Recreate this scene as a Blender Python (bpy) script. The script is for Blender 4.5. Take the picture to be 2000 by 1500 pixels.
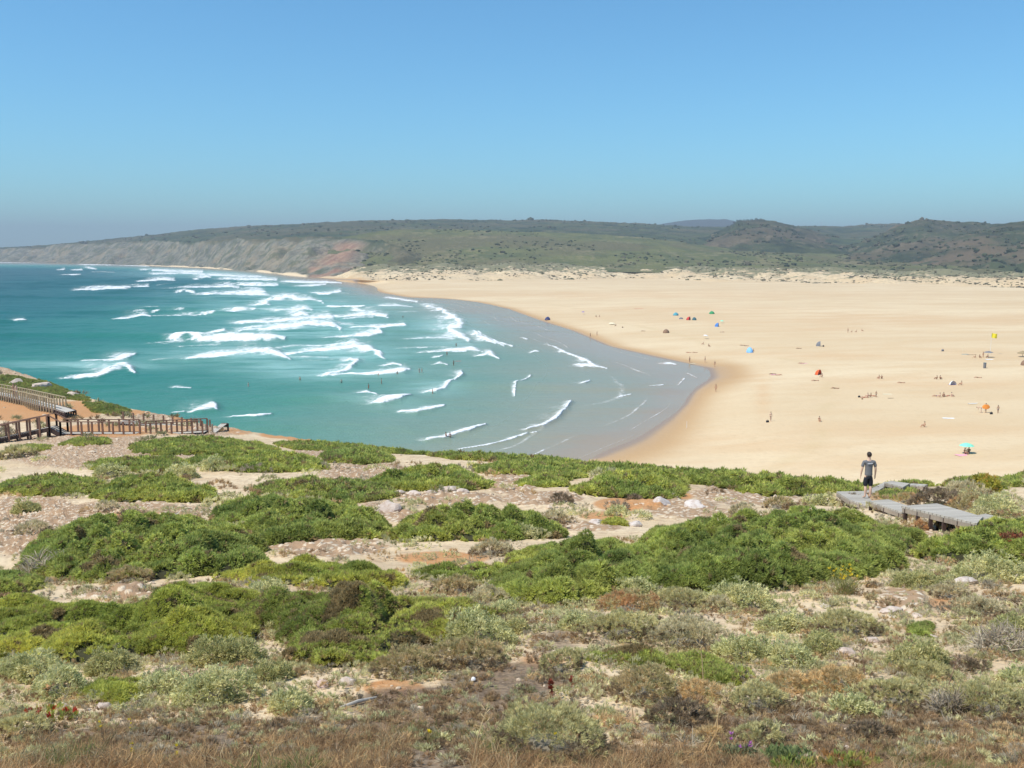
import bpy, bmesh, math, random
import numpy as np
from mathutils import Vector, Matrix, Euler

for o in list(bpy.data.objects):
    bpy.data.objects.remove(o)
sc = bpy.context.scene
col = sc.collection
random.seed(7)
RNG = np.random.default_rng(7)

# ------------------------------------------------------------------ camera
F = 1900.0                       # focal length in photo pixels (photo 2000 x 1500)
PITCH = math.radians(7.8)
CZ = 32.0                        # eye height above the sea
cam_d = bpy.data.cameras.new("camera")
cam = bpy.data.objects.new("camera", cam_d)
col.objects.link(cam)
cam.location = (0, 0, CZ)
cam.rotation_euler = (math.radians(90) - PITCH, 0, 0)
cam_d.sensor_width = 36.0
cam_d.lens = 36.0 * F / 2000.0
cam_d.clip_start = 0.3
cam_d.clip_end = 30000
sc.camera = cam

# ------------------------------------------------------------------ light
SUN_EL = math.radians(58)
SUN_AZ = math.radians(243)       # compass style: 0 = +Y, clockwise; the sun stands left and a little behind
world = bpy.data.worlds.new("World")
sc.world = world
world.use_nodes = True
wn = world.node_tree.nodes
wl = world.node_tree.links
wn.clear()
sky = wn.new("ShaderNodeTexSky")
sky.sky_type = 'NISHITA'
sky.sun_disc = False
sky.sun_elevation = SUN_EL
sky.sun_rotation = SUN_AZ
sky.altitude = 30
sky.air_density = 1.0
sky.dust_density = 0.25
sky.ozone_density = 2.5
bgn = wn.new("ShaderNodeBackground")
bgn.inputs["Strength"].default_value = 0.105
tint = wn.new("ShaderNodeMix"); tint.data_type = 'RGBA'; tint.blend_type = 'MULTIPLY'
tint.inputs[0].default_value = 1.0
tint.inputs[7].default_value = (.585, 1.075, 1.27, 1)
wout = wn.new("ShaderNodeOutputWorld")
wl.new(sky.outputs[0], tint.inputs[6])
wl.new(tint.outputs[2], bgn.inputs["Color"])
wl.new(bgn.outputs[0], wout.inputs["Surface"])

sun_d = bpy.data.lights.new("sun", 'SUN')
sun_d.energy = 4.2
sun_d.angle = math.radians(0.53)
sun_d.color = (1.0, 0.95, 0.87)
sun = bpy.data.objects.new("sun", sun_d)
col.objects.link(sun)
sdir = Vector((math.sin(SUN_AZ) * math.cos(SUN_EL), math.cos(SUN_AZ) * math.cos(SUN_EL), math.sin(SUN_EL)))
sun.rotation_euler = sdir.to_track_quat('Z', 'Y').to_euler()
sun.location = (0, 0, 200)

sc.view_settings.view_transform = 'Standard'
sc.view_settings.look = 'None'
sc.view_settings.exposure = 0.27
sc.view_settings.gamma = 1.0
sc.render.engine = 'CYCLES'
sc.cycles.max_bounces = 6
sc.cycles.diffuse_bounces = 3
sc.cycles.glossy_bounces = 2
sc.cycles.transmission_bounces = 3
sc.cycles.volume_bounces = 0
sc.cycles.transparent_max_bounces = 4
sc.cycles.use_denoising = True

# ------------------------------------------------------------------ helpers: pixels and rays
CP, SP = math.cos(PITCH), math.sin(PITCH)

def ae(px, py):
    """photo pixel -> (x/y slope, z/y slope) of its ray"""
    dx = (np.asarray(px, float) - 1000) / F
    dy = (750 - np.asarray(py, float)) / F
    w = CP + dy * SP
    return dx / w, (-SP + dy * CP) / w

def pix(x, y, z):
    """world -> photo pixel"""
    zz = np.asarray(z, float) - CZ
    f = y * CP - zz * SP
    u = y * SP + zz * CP
    return 1000 + F * x / f, 750 - F * u / f

def at_z(px, py, z=0.0):
    a, e = ae(px, py)
    y = (z - CZ) / e
    return a * y, y, np.zeros_like(y) + z

def at_y(px, py, y):
    a, e = ae(px, py)
    return a * y, y + 0 * a, CZ + e * y

# ------------------------------------------------------------------ helpers: noise and fits
def _hash(ix, iy, seed):
    h = (ix.astype(np.int64) * 374761393 + iy.astype(np.int64) * 668265263 + seed * 974634777) & 0xFFFFFFFF
    h = ((h ^ (h >> 13)) * 1274126177) & 0xFFFFFFFF
    h = h ^ (h >> 16)
    return (h & 0xFFFFFF) / float(0xFFFFFF)

def vnoise(x, y, seed=0):
    x = np.asarray(x, float); y = np.asarray(y, float)
    ix = np.floor(x); iy = np.floor(y)
    fx = x - ix; fy = y - iy
    fx = fx * fx * fx * (fx * (fx * 6 - 15) + 10); fy = fy * fy * fy * (fy * (fy * 6 - 15) + 10)
    a = _hash(ix, iy, seed); b = _hash(ix + 1, iy, seed); c = _hash(ix, iy + 1, seed); d = _hash(ix + 1, iy + 1, seed)
    return (a + (b - a) * fx) * (1 - fy) + (c + (d - c) * fx) * fy

def fbm(x, y, oct=4, seed=0, gain=0.5):
    s = 0; amp = 1; tot = 0
    x = np.asarray(x, float); y = np.asarray(y, float)
    for k in range(oct):
        c, sn = math.cos(k * 1.1), math.sin(k * 1.1)
        s = s + amp * vnoise((x * c - y * sn) * 2 ** k + 17.3 * k, (x * sn + y * c) * 2 ** k - 9.1 * k, seed + k)
        tot += amp; amp *= gain
    return s / tot

def sstep(a, b, x):
    t = np.clip((np.asarray(x, float) - a) / (b - a), 0, 1)
    return t * t * (3 - 2 * t)

class Rbf:
    """thin plate fit through scattered control points"""
    def __init__(self, pts, vals, smooth=1e-3):
        self.p = np.asarray(pts, float)
        self.mu = self.p.mean(0); self.sd = self.p.std(0) + 1e-9
        q = (self.p - self.mu) / self.sd
        self.q = q
        n = len(q)
        A = np.zeros((n + 3, n + 3))
        A[:n, :n] = self._k(q[:, None] - q[None]) + smooth * np.eye(n)
        A[:n, n] = 1; A[:n, n + 1:] = q; A[n, :n] = 1; A[n + 1:, :n] = q.T
        b = np.zeros(n + 3); b[:n] = vals
        self.w = np.linalg.solve(A, b)
    @staticmethod
    def _k(d):
        r2 = (d ** 2).sum(-1)
        return 0.5 * r2 * np.log(r2 + 1e-12)
    def __call__(self, u, v):
        u = np.asarray(u, float); v = np.asarray(v, float)
        sh = np.broadcast(u, v).shape
        P = np.stack([np.broadcast_to(u, sh).ravel(), np.broadcast_to(v, sh).ravel()], 1)
        P = (P - self.mu) / self.sd
        out = np.empty(len(P))
        n = len(self.q)
        for i in range(0, len(P), 20000):
            c = P[i:i + 20000]
            out[i:i + 20000] = self._k(c[:, None] - self.q[None]) @ self.w[:n] + self.w[n] + c @ self.w[n + 1:]
        return out.reshape(sh)

# ------------------------------------------------------------------ helpers: meshes and tags
def np_mesh(name, V, faces, mats, attrs=None, smooth=False, midx=None):
    """faces: (n,3) or (n,4) array, or a list of such arrays"""
    me = bpy.data.meshes.new(name)
    if isinstance(faces, np.ndarray):
        faces = [faces]
    V = np.ascontiguousarray(V, dtype=np.float32)
    me.vertices.add(len(V))
    me.vertices.foreach_set("co", V.ravel())
    loops = np.concatenate([f.ravel() for f in faces]).astype(np.int32)
    sizes = np.concatenate([np.full(len(f), f.shape[1], np.int32) for f in faces])
    starts = np.concatenate([[0], np.cumsum(sizes)[:-1]]).astype(np.int32)
    me.loops.add(len(loops))
    me.loops.foreach_set("vertex_index", loops)
    me.polygons.add(len(sizes))
    me.polygons.foreach_set("loop_start", starts)
    me.polygons.foreach_set("loop_total", sizes)
    if midx is not None:
        me.polygons.foreach_set("material_index", np.asarray(midx, np.int32))
    me.polygons.foreach_set("use_smooth", np.full(len(sizes), bool(smooth)))
    for m in (mats if isinstance(mats, (list, tuple)) else [mats]):
        me.materials.append(m)
    for k, v in (attrs or {}).items():
        v = np.asarray(v, np.float32)
        if v.ndim == 2:
            if v.shape[1] == 3:
                v = np.concatenate([v, np.ones((len(v), 1), np.float32)], 1)
            at = me.attributes.new(k, 'FLOAT_COLOR', 'POINT')
            at.data.foreach_set("color", np.ascontiguousarray(v).ravel())
        else:
            at = me.attributes.new(k, 'FLOAT', 'POINT')
            at.data.foreach_set("value", np.ascontiguousarray(v))
    me.update(calc_edges=True)
    me.validate()
    return me

def link(name, me, parent=None, loc=None):
    o = bpy.data.objects.new(name, me)
    col.objects.link(o)
    if parent is not None:
        o.parent = parent
    if loc is not None:
        o.location = loc
    return o

def empty(name, loc, rz=0.0):
    o = bpy.data.objects.new(name, None)
    o.empty_display_size = 0.2
    col.objects.link(o)
    o.location = loc
    o.rotation_euler = (0, 0, rz)
    return o

def tag(o, label=None, cat=None, group=None, kind=None):
    if label: o["label"] = label
    if cat: o["category"] = cat
    if group: o["group"] = group
    if kind: o["kind"] = kind
    return o

def grid_faces(nr, nc, keep=None):
    i = np.arange(nr * nc).reshape(nr, nc)
    f = np.stack([i[:-1, :-1], i[:-1, 1:], i[1:, 1:], i[1:, :-1]], -1).reshape(-1, 4)
    if keep is not None:
        k = keep.ravel()
        f = f[k[f].all(1)]
    return f

def copy_tree(o):
    c = o.copy(); col.objects.link(c)
    for ch in o.children:
        d = ch.copy(); col.objects.link(d); d.parent = c
        for g in ch.children:
            e = g.copy(); col.objects.link(e); e.parent = d
    return c

# ------------------------------------------------------------------ helpers: materials
class NT:
    def __init__(self, name):
        self.m = bpy.data.materials.new(name)
        self.m.use_nodes = True
        self.n = self.m.node_tree.nodes; self.l = self.m.node_tree.links
        self.bsdf = self.n["Principled BSDF"]
        self.out = self.n["Material Output"]
    def node(self, t, **kw):
        n = self.n.new(t)
        for k, v in kw.items():
            setattr(n, k, v)
        return n
    def put(self, sock, v):
        if isinstance(v, bpy.types.NodeSocket):
            self.l.new(v, sock)
        elif isinstance(v, (tuple, list)) and len(v) == 3 and sock.type == 'RGBA':
            sock.default_value = (*v, 1)
        else:
            sock.default_value = v
    def attr(self, name, colour=False):
        n = self.node("ShaderNodeAttribute", attribute_name=name)
        return n.outputs["Color"] if colour else n.outputs["Fac"]
    def pos(self):
        return self.node("ShaderNodeNewGeometry").outputs["Position"]
    def mapped(self, scale, vec=None):
        n = self.node("ShaderNodeMapping")
        self.l.new(vec if vec is not None else self.pos(), n.inputs["Vector"])
        n.inputs["Scale"].default_value = scale
        return n.outputs[0]
    def noise(self, scale, detail=3, rough=0.55, vec=None, dist=0.0):
        n = self.node("ShaderNodeTexNoise")
        self.l.new(vec if vec is not None else self.pos(), n.inputs["Vector"])
        n.inputs["Scale"].default_value = scale
        n.inputs["Detail"].default_value = detail
        n.inputs["Roughness"].default_value = rough
        n.inputs["Distortion"].default_value = dist
        return n.outputs["Fac"]
    def voro(self, scale, vec=None, feature='F1', out="Distance"):
        n = self.node("ShaderNodeTexVoronoi", feature=feature)
        self.l.new(vec if vec is not None else self.pos(), n.inputs["Vector"])
        n.inputs["Scale"].default_value = scale
        return n.outputs[out]
    def math(self, op, a, b=0.0, c=None, clamp=False):
        n = self.node("ShaderNodeMath", operation=op, use_clamp=clamp)
        self.put(n.inputs[0], a); self.put(n.inputs[1], b)
        if c is not None: self.put(n.inputs[2], c)
        return n.outputs[0]
    def ss(self, x, a, b):
        n = self.node("ShaderNodeMapRange", interpolation_type='SMOOTHSTEP')
        self.put(n.inputs[0], x)
        n.inputs[1].default_value = a; n.inputs[2].default_value = b
        n.inputs[3].default_value = 0; n.inputs[4].default_value = 1
        return n.outputs[0]
    def mix(self, f, a, b, mode='MIX'):
        n = self.node("ShaderNodeMix", data_type='RGBA', blend_type=mode)
        self.put(n.inputs[0], f); self.put(n.inputs[6], a); self.put(n.inputs[7], b)
        return n.outputs[2]
    def ramp(self, x, stops):
        n = self.node("ShaderNodeValToRGB")
        self.put(n.inputs[0], x)
        el = n.color_ramp.elements
        while len(el) < len(stops): el.new(0.5)
        for e, (p, c) in zip(el, stops):
            e.position = p; e.color = (*c, 1)
        return n.outputs[0]
    def bump(self, h, strength=0.5, dist=0.1):
        n = self.node("ShaderNodeBump")
        self.put(n.inputs["Height"], h)
        n.inputs["Strength"].default_value = strength
        n.inputs["Distance"].default_value = dist
        self.l.new(n.outputs[0], self.bsdf.inputs["Normal"])
    def base(self, c): self.put(self.bsdf.inputs["Base Color"], c)
    def rough(self, v): self.put(self.bsdf.inputs["Roughness"], v)
    def spec(self, v): self.put(self.bsdf.inputs["Specular IOR Level"], v)

def plain(name, c, rough=0.8, spec=0.3, var=0.12, scale=6.0):
    t = NT(name)
    n = t.noise(scale, 3)
    t.base(t.mix(t.math('MULTIPLY', n, 1.0), tuple(x * (1 - var) for x in c), tuple(min(1, x * (1 + var)) for x in c)))
    t.rough(rough); t.spec(spec)
    return t.m
# ------------------------------------------------------------------ water
SHORE = [(1160,893),(1240,858),(1300,820),(1335,790),(1352,765),(1387,738),(1381,720),(1330,708),(1270,695),(1190,677),
         (1150,660),(1120,647),(1050,625),(990,603),(930,590),(860,583),(790,580),(745,572),(700,553),(650,545),(600,541),
         (560,537),(500,530),(400,523),(300,519),(200,516),(100,513.5),(0,512)]
GREY = [(900,893),(1000,868),(1060,835),(1110,790),(1150,745),(1165,720),(1110,697),(1040,665),(960,637),(900,612),(830,592),(745,580),(690,566),(640,553),(580,547)]
def sea_t_fit():
    P, V = [], []
    for p in SHORE: P.append(p); V.append(0.0)
    for p in GREY: P.append(p); V.append(1.0)
    for x, y, t in [(850,845,1.6),(900,780,1.7),(960,720,1.7),(850,680,2.1),(760,640,2.3),(700,600,2.0),(600,570,2.6),(480,545,3.0),(300,530,3.6),
                    (650,860,2.0),(700,800,2.1),(600,720,2.7),(500,780,2.8),(400,700,3.0),(300,780,3.1),(550,640,3.0),(400,600,3.4),(200,690,3.3),
                    (200,600,3.9),(0,690,3.6),(50,580,4.4),(200,545,4.3),(0,535,4.8),(-300,600,4.8),(-300,530,5),(100,525,4.2),(500,850,2.4),(-300,800,4),
                    (1200,900,-.5),(1300,850,-.8),(1450,730,-1),(1400,690,-1.),(1250,640,-1),(1100,590,-1),(900,560,-.7),(750,545,-.6),(1400,800,-1)]:
        P.append((x, y)); V.append(t)
    P = np.array(P, float)
    return P, np.array(V)
def _warp(px, py):
    return np.asarray(px, float) / 400.0, np.log(np.maximum(np.asarray(py, float) - 494, 2.0)) * 1.6
_P, _V = sea_t_fit()
_u, _v = _warp(_P[:, 0], _P[:, 1])
SEA_T = Rbf(np.stack([_u, _v], 1), _V, smooth=2e-4)
def sea_t(px, py):
    u, v = _warp(px, py)
    return SEA_T(u, v)

# breaking waves: crest lines as (photo x, photo y, half width of foam in photo px), the wave runs to the right
WAVES = [
 [(130,738,3),(190,734,5),(225,723,9),(245,719,11),(264,729,4)], [(165,705,2),(225,703,4),(246,697,7),(264,692,4)],
 [(340,664,3),(365,659,6),(400,665,6),(470,666,8),(525,663,9),(558,663,3)], [(370,700,4),(450,693,8),(500,690,10),(540,693,9),(565,698,3)],
 [(470,648,5),(550,643,9),(610,637,12),(643,638,11),(664,647,3)], [(470,630,4),(560,627,6),(640,620,7),(652,623,3)],
 [(520,590,3),(560,582,7),(600,587,7),(630,592,3)], [(470,556,3),(520,558,4),(542,557,3)], [(470,575,3),(505,574,5),(526,577,2)],
 [(505,596,4),(520,594,5),(526,597,3)], [(490,605,2),(560,606,3),(595,604,5),(610,607,3)], [(575,615,3),(588,613,6),(600,615,3)],
 [(570,690,3),(640,684,7),(690,679,10),(722,686,9),(757,702,2)], [(640,732,4),(665,727,5),(688,716,5),(700,707,6),(686,703,4)],
 [(650,733,2),(720,731,4),(760,729,7),(790,726,8),(801,722,4)], [(750,714,2),(768,711,3),(785,713,2)],
 [(692,771,2),(715,768,4),(735,776,3)], [(724,788,2),(750,787,7),(778,781,5),(803,773,2)], [(785,803,2),(815,805,4),(842,799,4),(868,792,2)],
 [(830,766,2),(850,763,5),(868,757,4),(886,746,3),(900,735,4),(901,727,3)], [(845,712,1),(860,710,3),(874,713,2)],
 [(848,698,1),(858,697,2),(864,695,2)],
 [(640,601,1),(700,602,2),(712,600,2)], [(745,597,2),(775,599,4),(805,602,2)], [(680,609,1),(700,606,3),(716,608,2)],
 [(832,597,3),(862,606,5),(886,622,8),(905,635,7),(892,643,9),(875,645,6),(900,659,8),(920,668,4)],
 [(930,656,4),(950,665,6),(967,672,2)], [(870,684,2),(920,682,5),(942,687,2)], [(935,696,2),(955,691,6),(974,699,2)],
 [(660,619,3),(730,615,7),(756,619,5)], [(690,638,2),(770,638,4),(788,636,5)], [(640,660,3),(720,656,6),(741,651,5)],
 [(610,572,2),(640,574,4),(664,570,4)], [(580,560,2),(612,558,3),(636,556,2)], [(560,551,3),(600,552,3),(640,552,3),(668,553,1)],
 [(440,545,3),(500,546,4),(540,547,3)],
 [(150,566,2),(200,564,4),(255,562,3)], [(255,561,1),(275,560,3),(289,559,3)], [(270,549,1),(320,546,4),(340,547,3)],
 [(380,545,1),(403,541,5),(411,543,3)], [(355,561,2),(420,560,3),(445,560,6),(467,563,3)], [(385,577,2),(450,574,4),(500,570,6),(516,571,4)],
 [(345,571,1),(360,569,2),(379,572,2)], [(222,622,1),(262,619,3),(278,616,5),(296,619,2)], [(300,612,1),(312,610,2)],
 [(300,618,1),(400,614,1),(450,610,3),(466,606,5),(500,606,3)], [(370,654,1),(410,650,2),(438,646,4)], [(34,629,2),(46,627,4),(52,627,2)],
 [(116,527,1),(126,526,2)], [(142,527,1),(160,527,2)], [(122,537,1),(158,537,1)], [(173,523,2),(183,525,2),(190,526,1)],
 [(160,517.5,1.5),(230,517,2),(290,520,2)], [(280,527,2),(340,530,3),(395,532,3)], [(300,535,2),(360,534,3),(400,536,2)], [(410,537,3),(470,540,3),(510,541,2)],
 [(0,512.6,.8),(60,513,.8),(75,513,.8)], [(370,803,2),(392,800,6),(415,796,8),(420,799,4)], [(455,815,3),(500,816,4),(529,809,3)], [(340,804,1),(360,803,2)],
 [(343,754,2),(358,754,2),(374,754,1)],
 [(1069,672,1.5),(1100,687,2.5),(1145,706,3.5),(1165,716,3),(1187,719,1)], [(1130,712,2),(1145,715,4),(1160,716,2)],
 [(1036,689,1),(1046,686,2),(1054,687,1)], [(1134,752,1),(1143,749,3),(1151,744,2)], [(1005,772,1),(1008,750,1.5),(1018,745,1.5),(1036,734,2)],
 [(1028,843,2),(1060,834,4),(1090,816,5),(1105,801,5),(1113,789,4)], [(898,877,1),(960,867,1.5),(1000,858,2),(1030,850,2)],
 [(832,859,3),(865,855,3.5),(890,849,3),(915,844,4),(948,831,3)], [(935,650,1),(970,667,1.5),(1002,677,2)], [(920,645,1),(945,660,2),(985,676,2)],
 [(1270,755,.8),(1295,752,1.5)], [(1290,710,1),(1310,710,2),(1322,712,1)], [(1325,752,.8),(1337,740,1.6)], [(1345,730,.8),(1361,738,1.4)],
 [(1040,848,1),(1050,847,1)], [(1205,776,1),(1215,773,1),(1232,770,1)], [(760,582,2),(790,586,2),(815,590,2)], [(1020,660,1),(1030,663,1.5)],
]
PALE = [(560,600,220,22,.5),(600,640,160,22,.7),(520,690,200,22,.6),(640,690,140,22,.7),(650,725,150,16,.6),(840,755,60,14,.4),(860,640,80,22,.5),(400,690,140,16,.4),
        (160,712,160,9,.6),(880,670,70,10,.4),(560,715,120,12,.6),(480,575,160,16,.4),(380,535,150,8,.5),(780,640,90,14,.25),(780,790,60,12,.2),(690,780,60,10,.2)]
def seg_foam(PX, PY, w):
    """soft foam coverage of one crest; sharp on the lower (breaking) side, trailing off on the upper left"""
    out = np.zeros_like(PX); ridge = np.zeros_like(PX)
    w = np.array(w, float)
    hm = w[:, 2].max()
    x0, x1 = w[:, 0].min() - 16 * hm, w[:, 0].max() + 4 * hm
    y0, y1 = w[:, 1].min() - 6 * hm, w[:, 1].max() + 4 * hm
    sel = (PX > x0) & (PX < x1) & (PY > y0) & (PY < y1)
    if not sel.any(): return out, ridge
    x = PX[sel]; y = PY[sel]
    best = np.zeros_like(x); rid = np.zeros_like(x)
    for (ax, ay, ah), (bx, by, bh) in zip(w[:-1], w[1:]):
        dx, dy = bx - ax, by - ay
        L = dx * dx + dy * dy
        t = np.clip(((x - ax) * dx + (y - ay) * dy) / L, 0, 1)
        cx, cy, h = ax + t * dx, ay + t * dy, ah + t * (bh - ah)
        ex, ey = x - cx, y - cy
        d = np.sqrt(ex ** 2 + ey ** 2) / h
        core = 1.0 * (1 - sstep(0.1, .86, d))
        dd = np.sqrt((np.where(ex < 0, ex / 9.0, ex * .8)) ** 2 + (np.where(ey < 0, ey / 2.6, ey * 1.5)) ** 2) / h
        trail = 0.78 * (1 - sstep(0.0, 1.6, dd)) ** 1.3
        best = np.maximum(best, np.maximum(core, trail))
        rid = np.maximum(rid, np.exp(-(np.sqrt((ex / 1.5) ** 2 + ((ey + 0.2 * h) / 1.0) ** 2) / (1.05 * h)) ** 2) * np.clip(h / 9.0, 0, 1.2))
    out[sel] = best; ridge[sel] = rid
    return out, ridge

def build_sea():
    pxs = np.concatenate([np.linspace(-1500, -60, 40, endpoint=False), np.arange(-60, 1460, 1.8), np.linspace(1460, 1900, 10)])
    pys = np.concatenate([[492.0, 493.5, 495, 498, 502, 506, 509], np.arange(510.5, 560, 0.55), np.arange(560, 640, 0.8), np.arange(640, 910, 1.1), np.linspace(912, 1040, 14)])
    PX, PY = np.meshgrid(pxs, pys)
    X, Y, Z = at_z(PX, PY, 0.0)
    T = sea_t(PX, PY)
    foam = np.zeros_like(PX); ridge = np.zeros_like(PX)
    jx = (fbm(X / 9, Y / 9, 3, 5) - .5); jy = (fbm(X / 7, Y / 14, 3, 8) - .5)
    for w in WAVES:
        hm = max(p[2] for p in w)
        f, r = seg_foam(PX + jx * hm * 1.6, PY + jy * hm * .75, w)
        foam = np.maximum(foam, f); ridge = np.maximum(ridge, r)
    # faint lesser crests between the breakers
    rg = np.random.default_rng(17)
    for _ in range(46):
        y0 = 522 + 190 * rg.uniform() ** 1.3; x0 = rg.uniform(260, 820) - (y0 < 560) * rg.uniform(0, 120)
        ln = rg.uniform(35, 130) * (.5 + (y0 - 500) / 260); h = rg.uniform(.7, 1.7) * (.6 + (y0 - 500) / 200); sl = rg.uniform(-.05, .015)
        if float(sea_t(x0 + ln, y0)) < 1.3: continue
        f, r = seg_foam(PX + jx * 4, PY + jy * 1.5, [(x0, y0, h * .6), (x0 + ln * .5, y0 + ln * .5 * sl - h * .6, h), (x0 + ln, y0 + ln * sl, h * .7)])
        foam = np.maximum(foam, f * rg.uniform(.55, .9)); ridge = np.maximum(ridge, r * .8)
    # thin swash lines where the water runs out over the sand
    for t0, wd, amp_, sd in ((.16, .012, .55, 1), (.38, .016, .6, 2), (.66, .02, .55, 3), (.95, .02, .5, 4)):
        tt = T - t0 - .22 * (fbm(X / 34, Y / 44, 3, 300 + sd) - .5)
        foam = np.maximum(foam, amp_ * np.exp(-(tt / wd) ** 2) * sstep(.46, .62, fbm(X / 28, Y / 38, 2, 310 + sd)) * (PY > 560))
    pale = np.zeros_like(PX)
    for x, y, rx, ry, s in PALE:
        pale = np.maximum(pale, min(1, 1.3 * s) * np.exp(-((PX - x) / rx) ** 2 - ((PY - y) / ry) ** 2))
    # swell: crests run across the view, bending towards the beach
    ph = (Y * 0.97 + X * 0.20) / 34.0 + 1.6 * fbm(X / 260, Y / 130, 3, 21)
    amp = np.clip(T / 3.0, 0, 1)
    sw = (0.5 + 0.5 * np.sin(2 * math.pi * ph)) ** 2.2
    gate = sstep(.35, .7, fbm(X / 90 + 3, Y / 45, 2, 31))
    Z = Z + amp * (1.7 * sw * gate - .3) + amp * 0.8 * (fbm(X / 11, Y / 6, 3, 40) - .5)
    Z = Z + ridge * np.clip(T, 0.12, 1.0) * (1.15 + .6 * (fbm(X / 3, Y / 3, 2, 51) - .5)) + 0.25 * foam * np.clip(T, .05, 1) * (fbm(X / 1.5, Y / 1.5, 2, 52) - .3)
    Z = np.where(T < 0, np.minimum(Z, 0.0), Z)
    t = NT("sea_water")
    dt = t.attr("depth"); fm = t.attr("foam"); pl = t.attr("pale")
    n1 = t.noise(0.016, 3, vec=t.mapped((0.45, 1, 1)))
    n2 = t.noise(0.16, 4, vec=t.mapped((0.5, 1, 1)))
    d2 = t.math('ADD', dt, t.math('ADD', t.math('MULTIPLY', t.math('SUBTRACT', n1, .5), 0.22), t.math('MULTIPLY', t.math('SUBTRACT', n2, .5), 0.07)))
    c = t.ramp(d2, [(0.0, (.365, .262, .155)), (.10, (.335, .258, .165)), (.22, (.255, .280, .205)), (.36, (.16, .270, .205)), (.52, (.075, .235, .178)),
                    (.66, (.026, .182, .145)), (.82, (.004, .108, .104)), (1.0, (.002, .068, .072))])
    c = t.mix(t.math('MULTIPLY', pl, t.ss(t.noise(0.12, 4, vec=t.mapped((.35, 1.2, 1))), .2, .66)), c, (.34, .56, .51))
    lace = t.math('ADD', t.math('MULTIPLY', t.noise(0.9, 4, .65, vec=t.mapped((.6, 1.1, 1))), .45), t.math('MULTIPLY', t.noise(0.22, 4, .7, vec=t.mapped((.8, .35, 1)), dist=.6), .55))
    cov = t.ss(t.math('ADD', fm, t.math('MULTIPLY', t.math('SUBTRACT', lace, .5), 2.1)), .42, 1.05)
    cov = t.math('ADD', cov, t.math('MULTIPLY', t.ss(fm, .06, .8), t.math('MULTIPLY_ADD', t.ss(lace, .35, .65), .34, .02)), clamp=True)
    c = t.mix(cov, c, (.80, .82, .82))
    t.base(c)
    t.rough(t.math('MULTIPLY_ADD', cov, .5, t.math('MULTIPLY_ADD', t.ss(dt, .02, .3), .12, .16)))
    t.spec(t.math('MULTIPLY_ADD', cov, -.2, t.math('MULTIPLY_ADD', t.ss(dt, .05, .8), -.11, .16)))
    t.bsdf.inputs["IOR"].default_value = 1.33
    hb = t.math('MULTIPLY', t.math('ADD', t.noise(.55, 4, vec=t.mapped((.5, 1, 1))), t.math('MULTIPLY', t.noise(2.5, 3), .3)), t.ss(dt, .05, .4))
    t.bump(t.math('ADD', hb, t.math('MULTIPLY', t.math('MULTIPLY', cov, lace), 0.8)), .55, .8)
    V = np.stack([X, Y, Z], -1).reshape(-1, 3)
    keep = (T > -0.45) | (PX < -60)
    me = np_mesh("sea_water", V, grid_faces(*PX.shape, keep=keep)[:, ::-1], t.m, {"depth": np.clip(T / 5.0, 0, 1).ravel(), "foam": foam.ravel(), "pale": pale.ravel()}, smooth=True)
    tag(link("sea", me), kind="structure")
build_sea()

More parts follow.
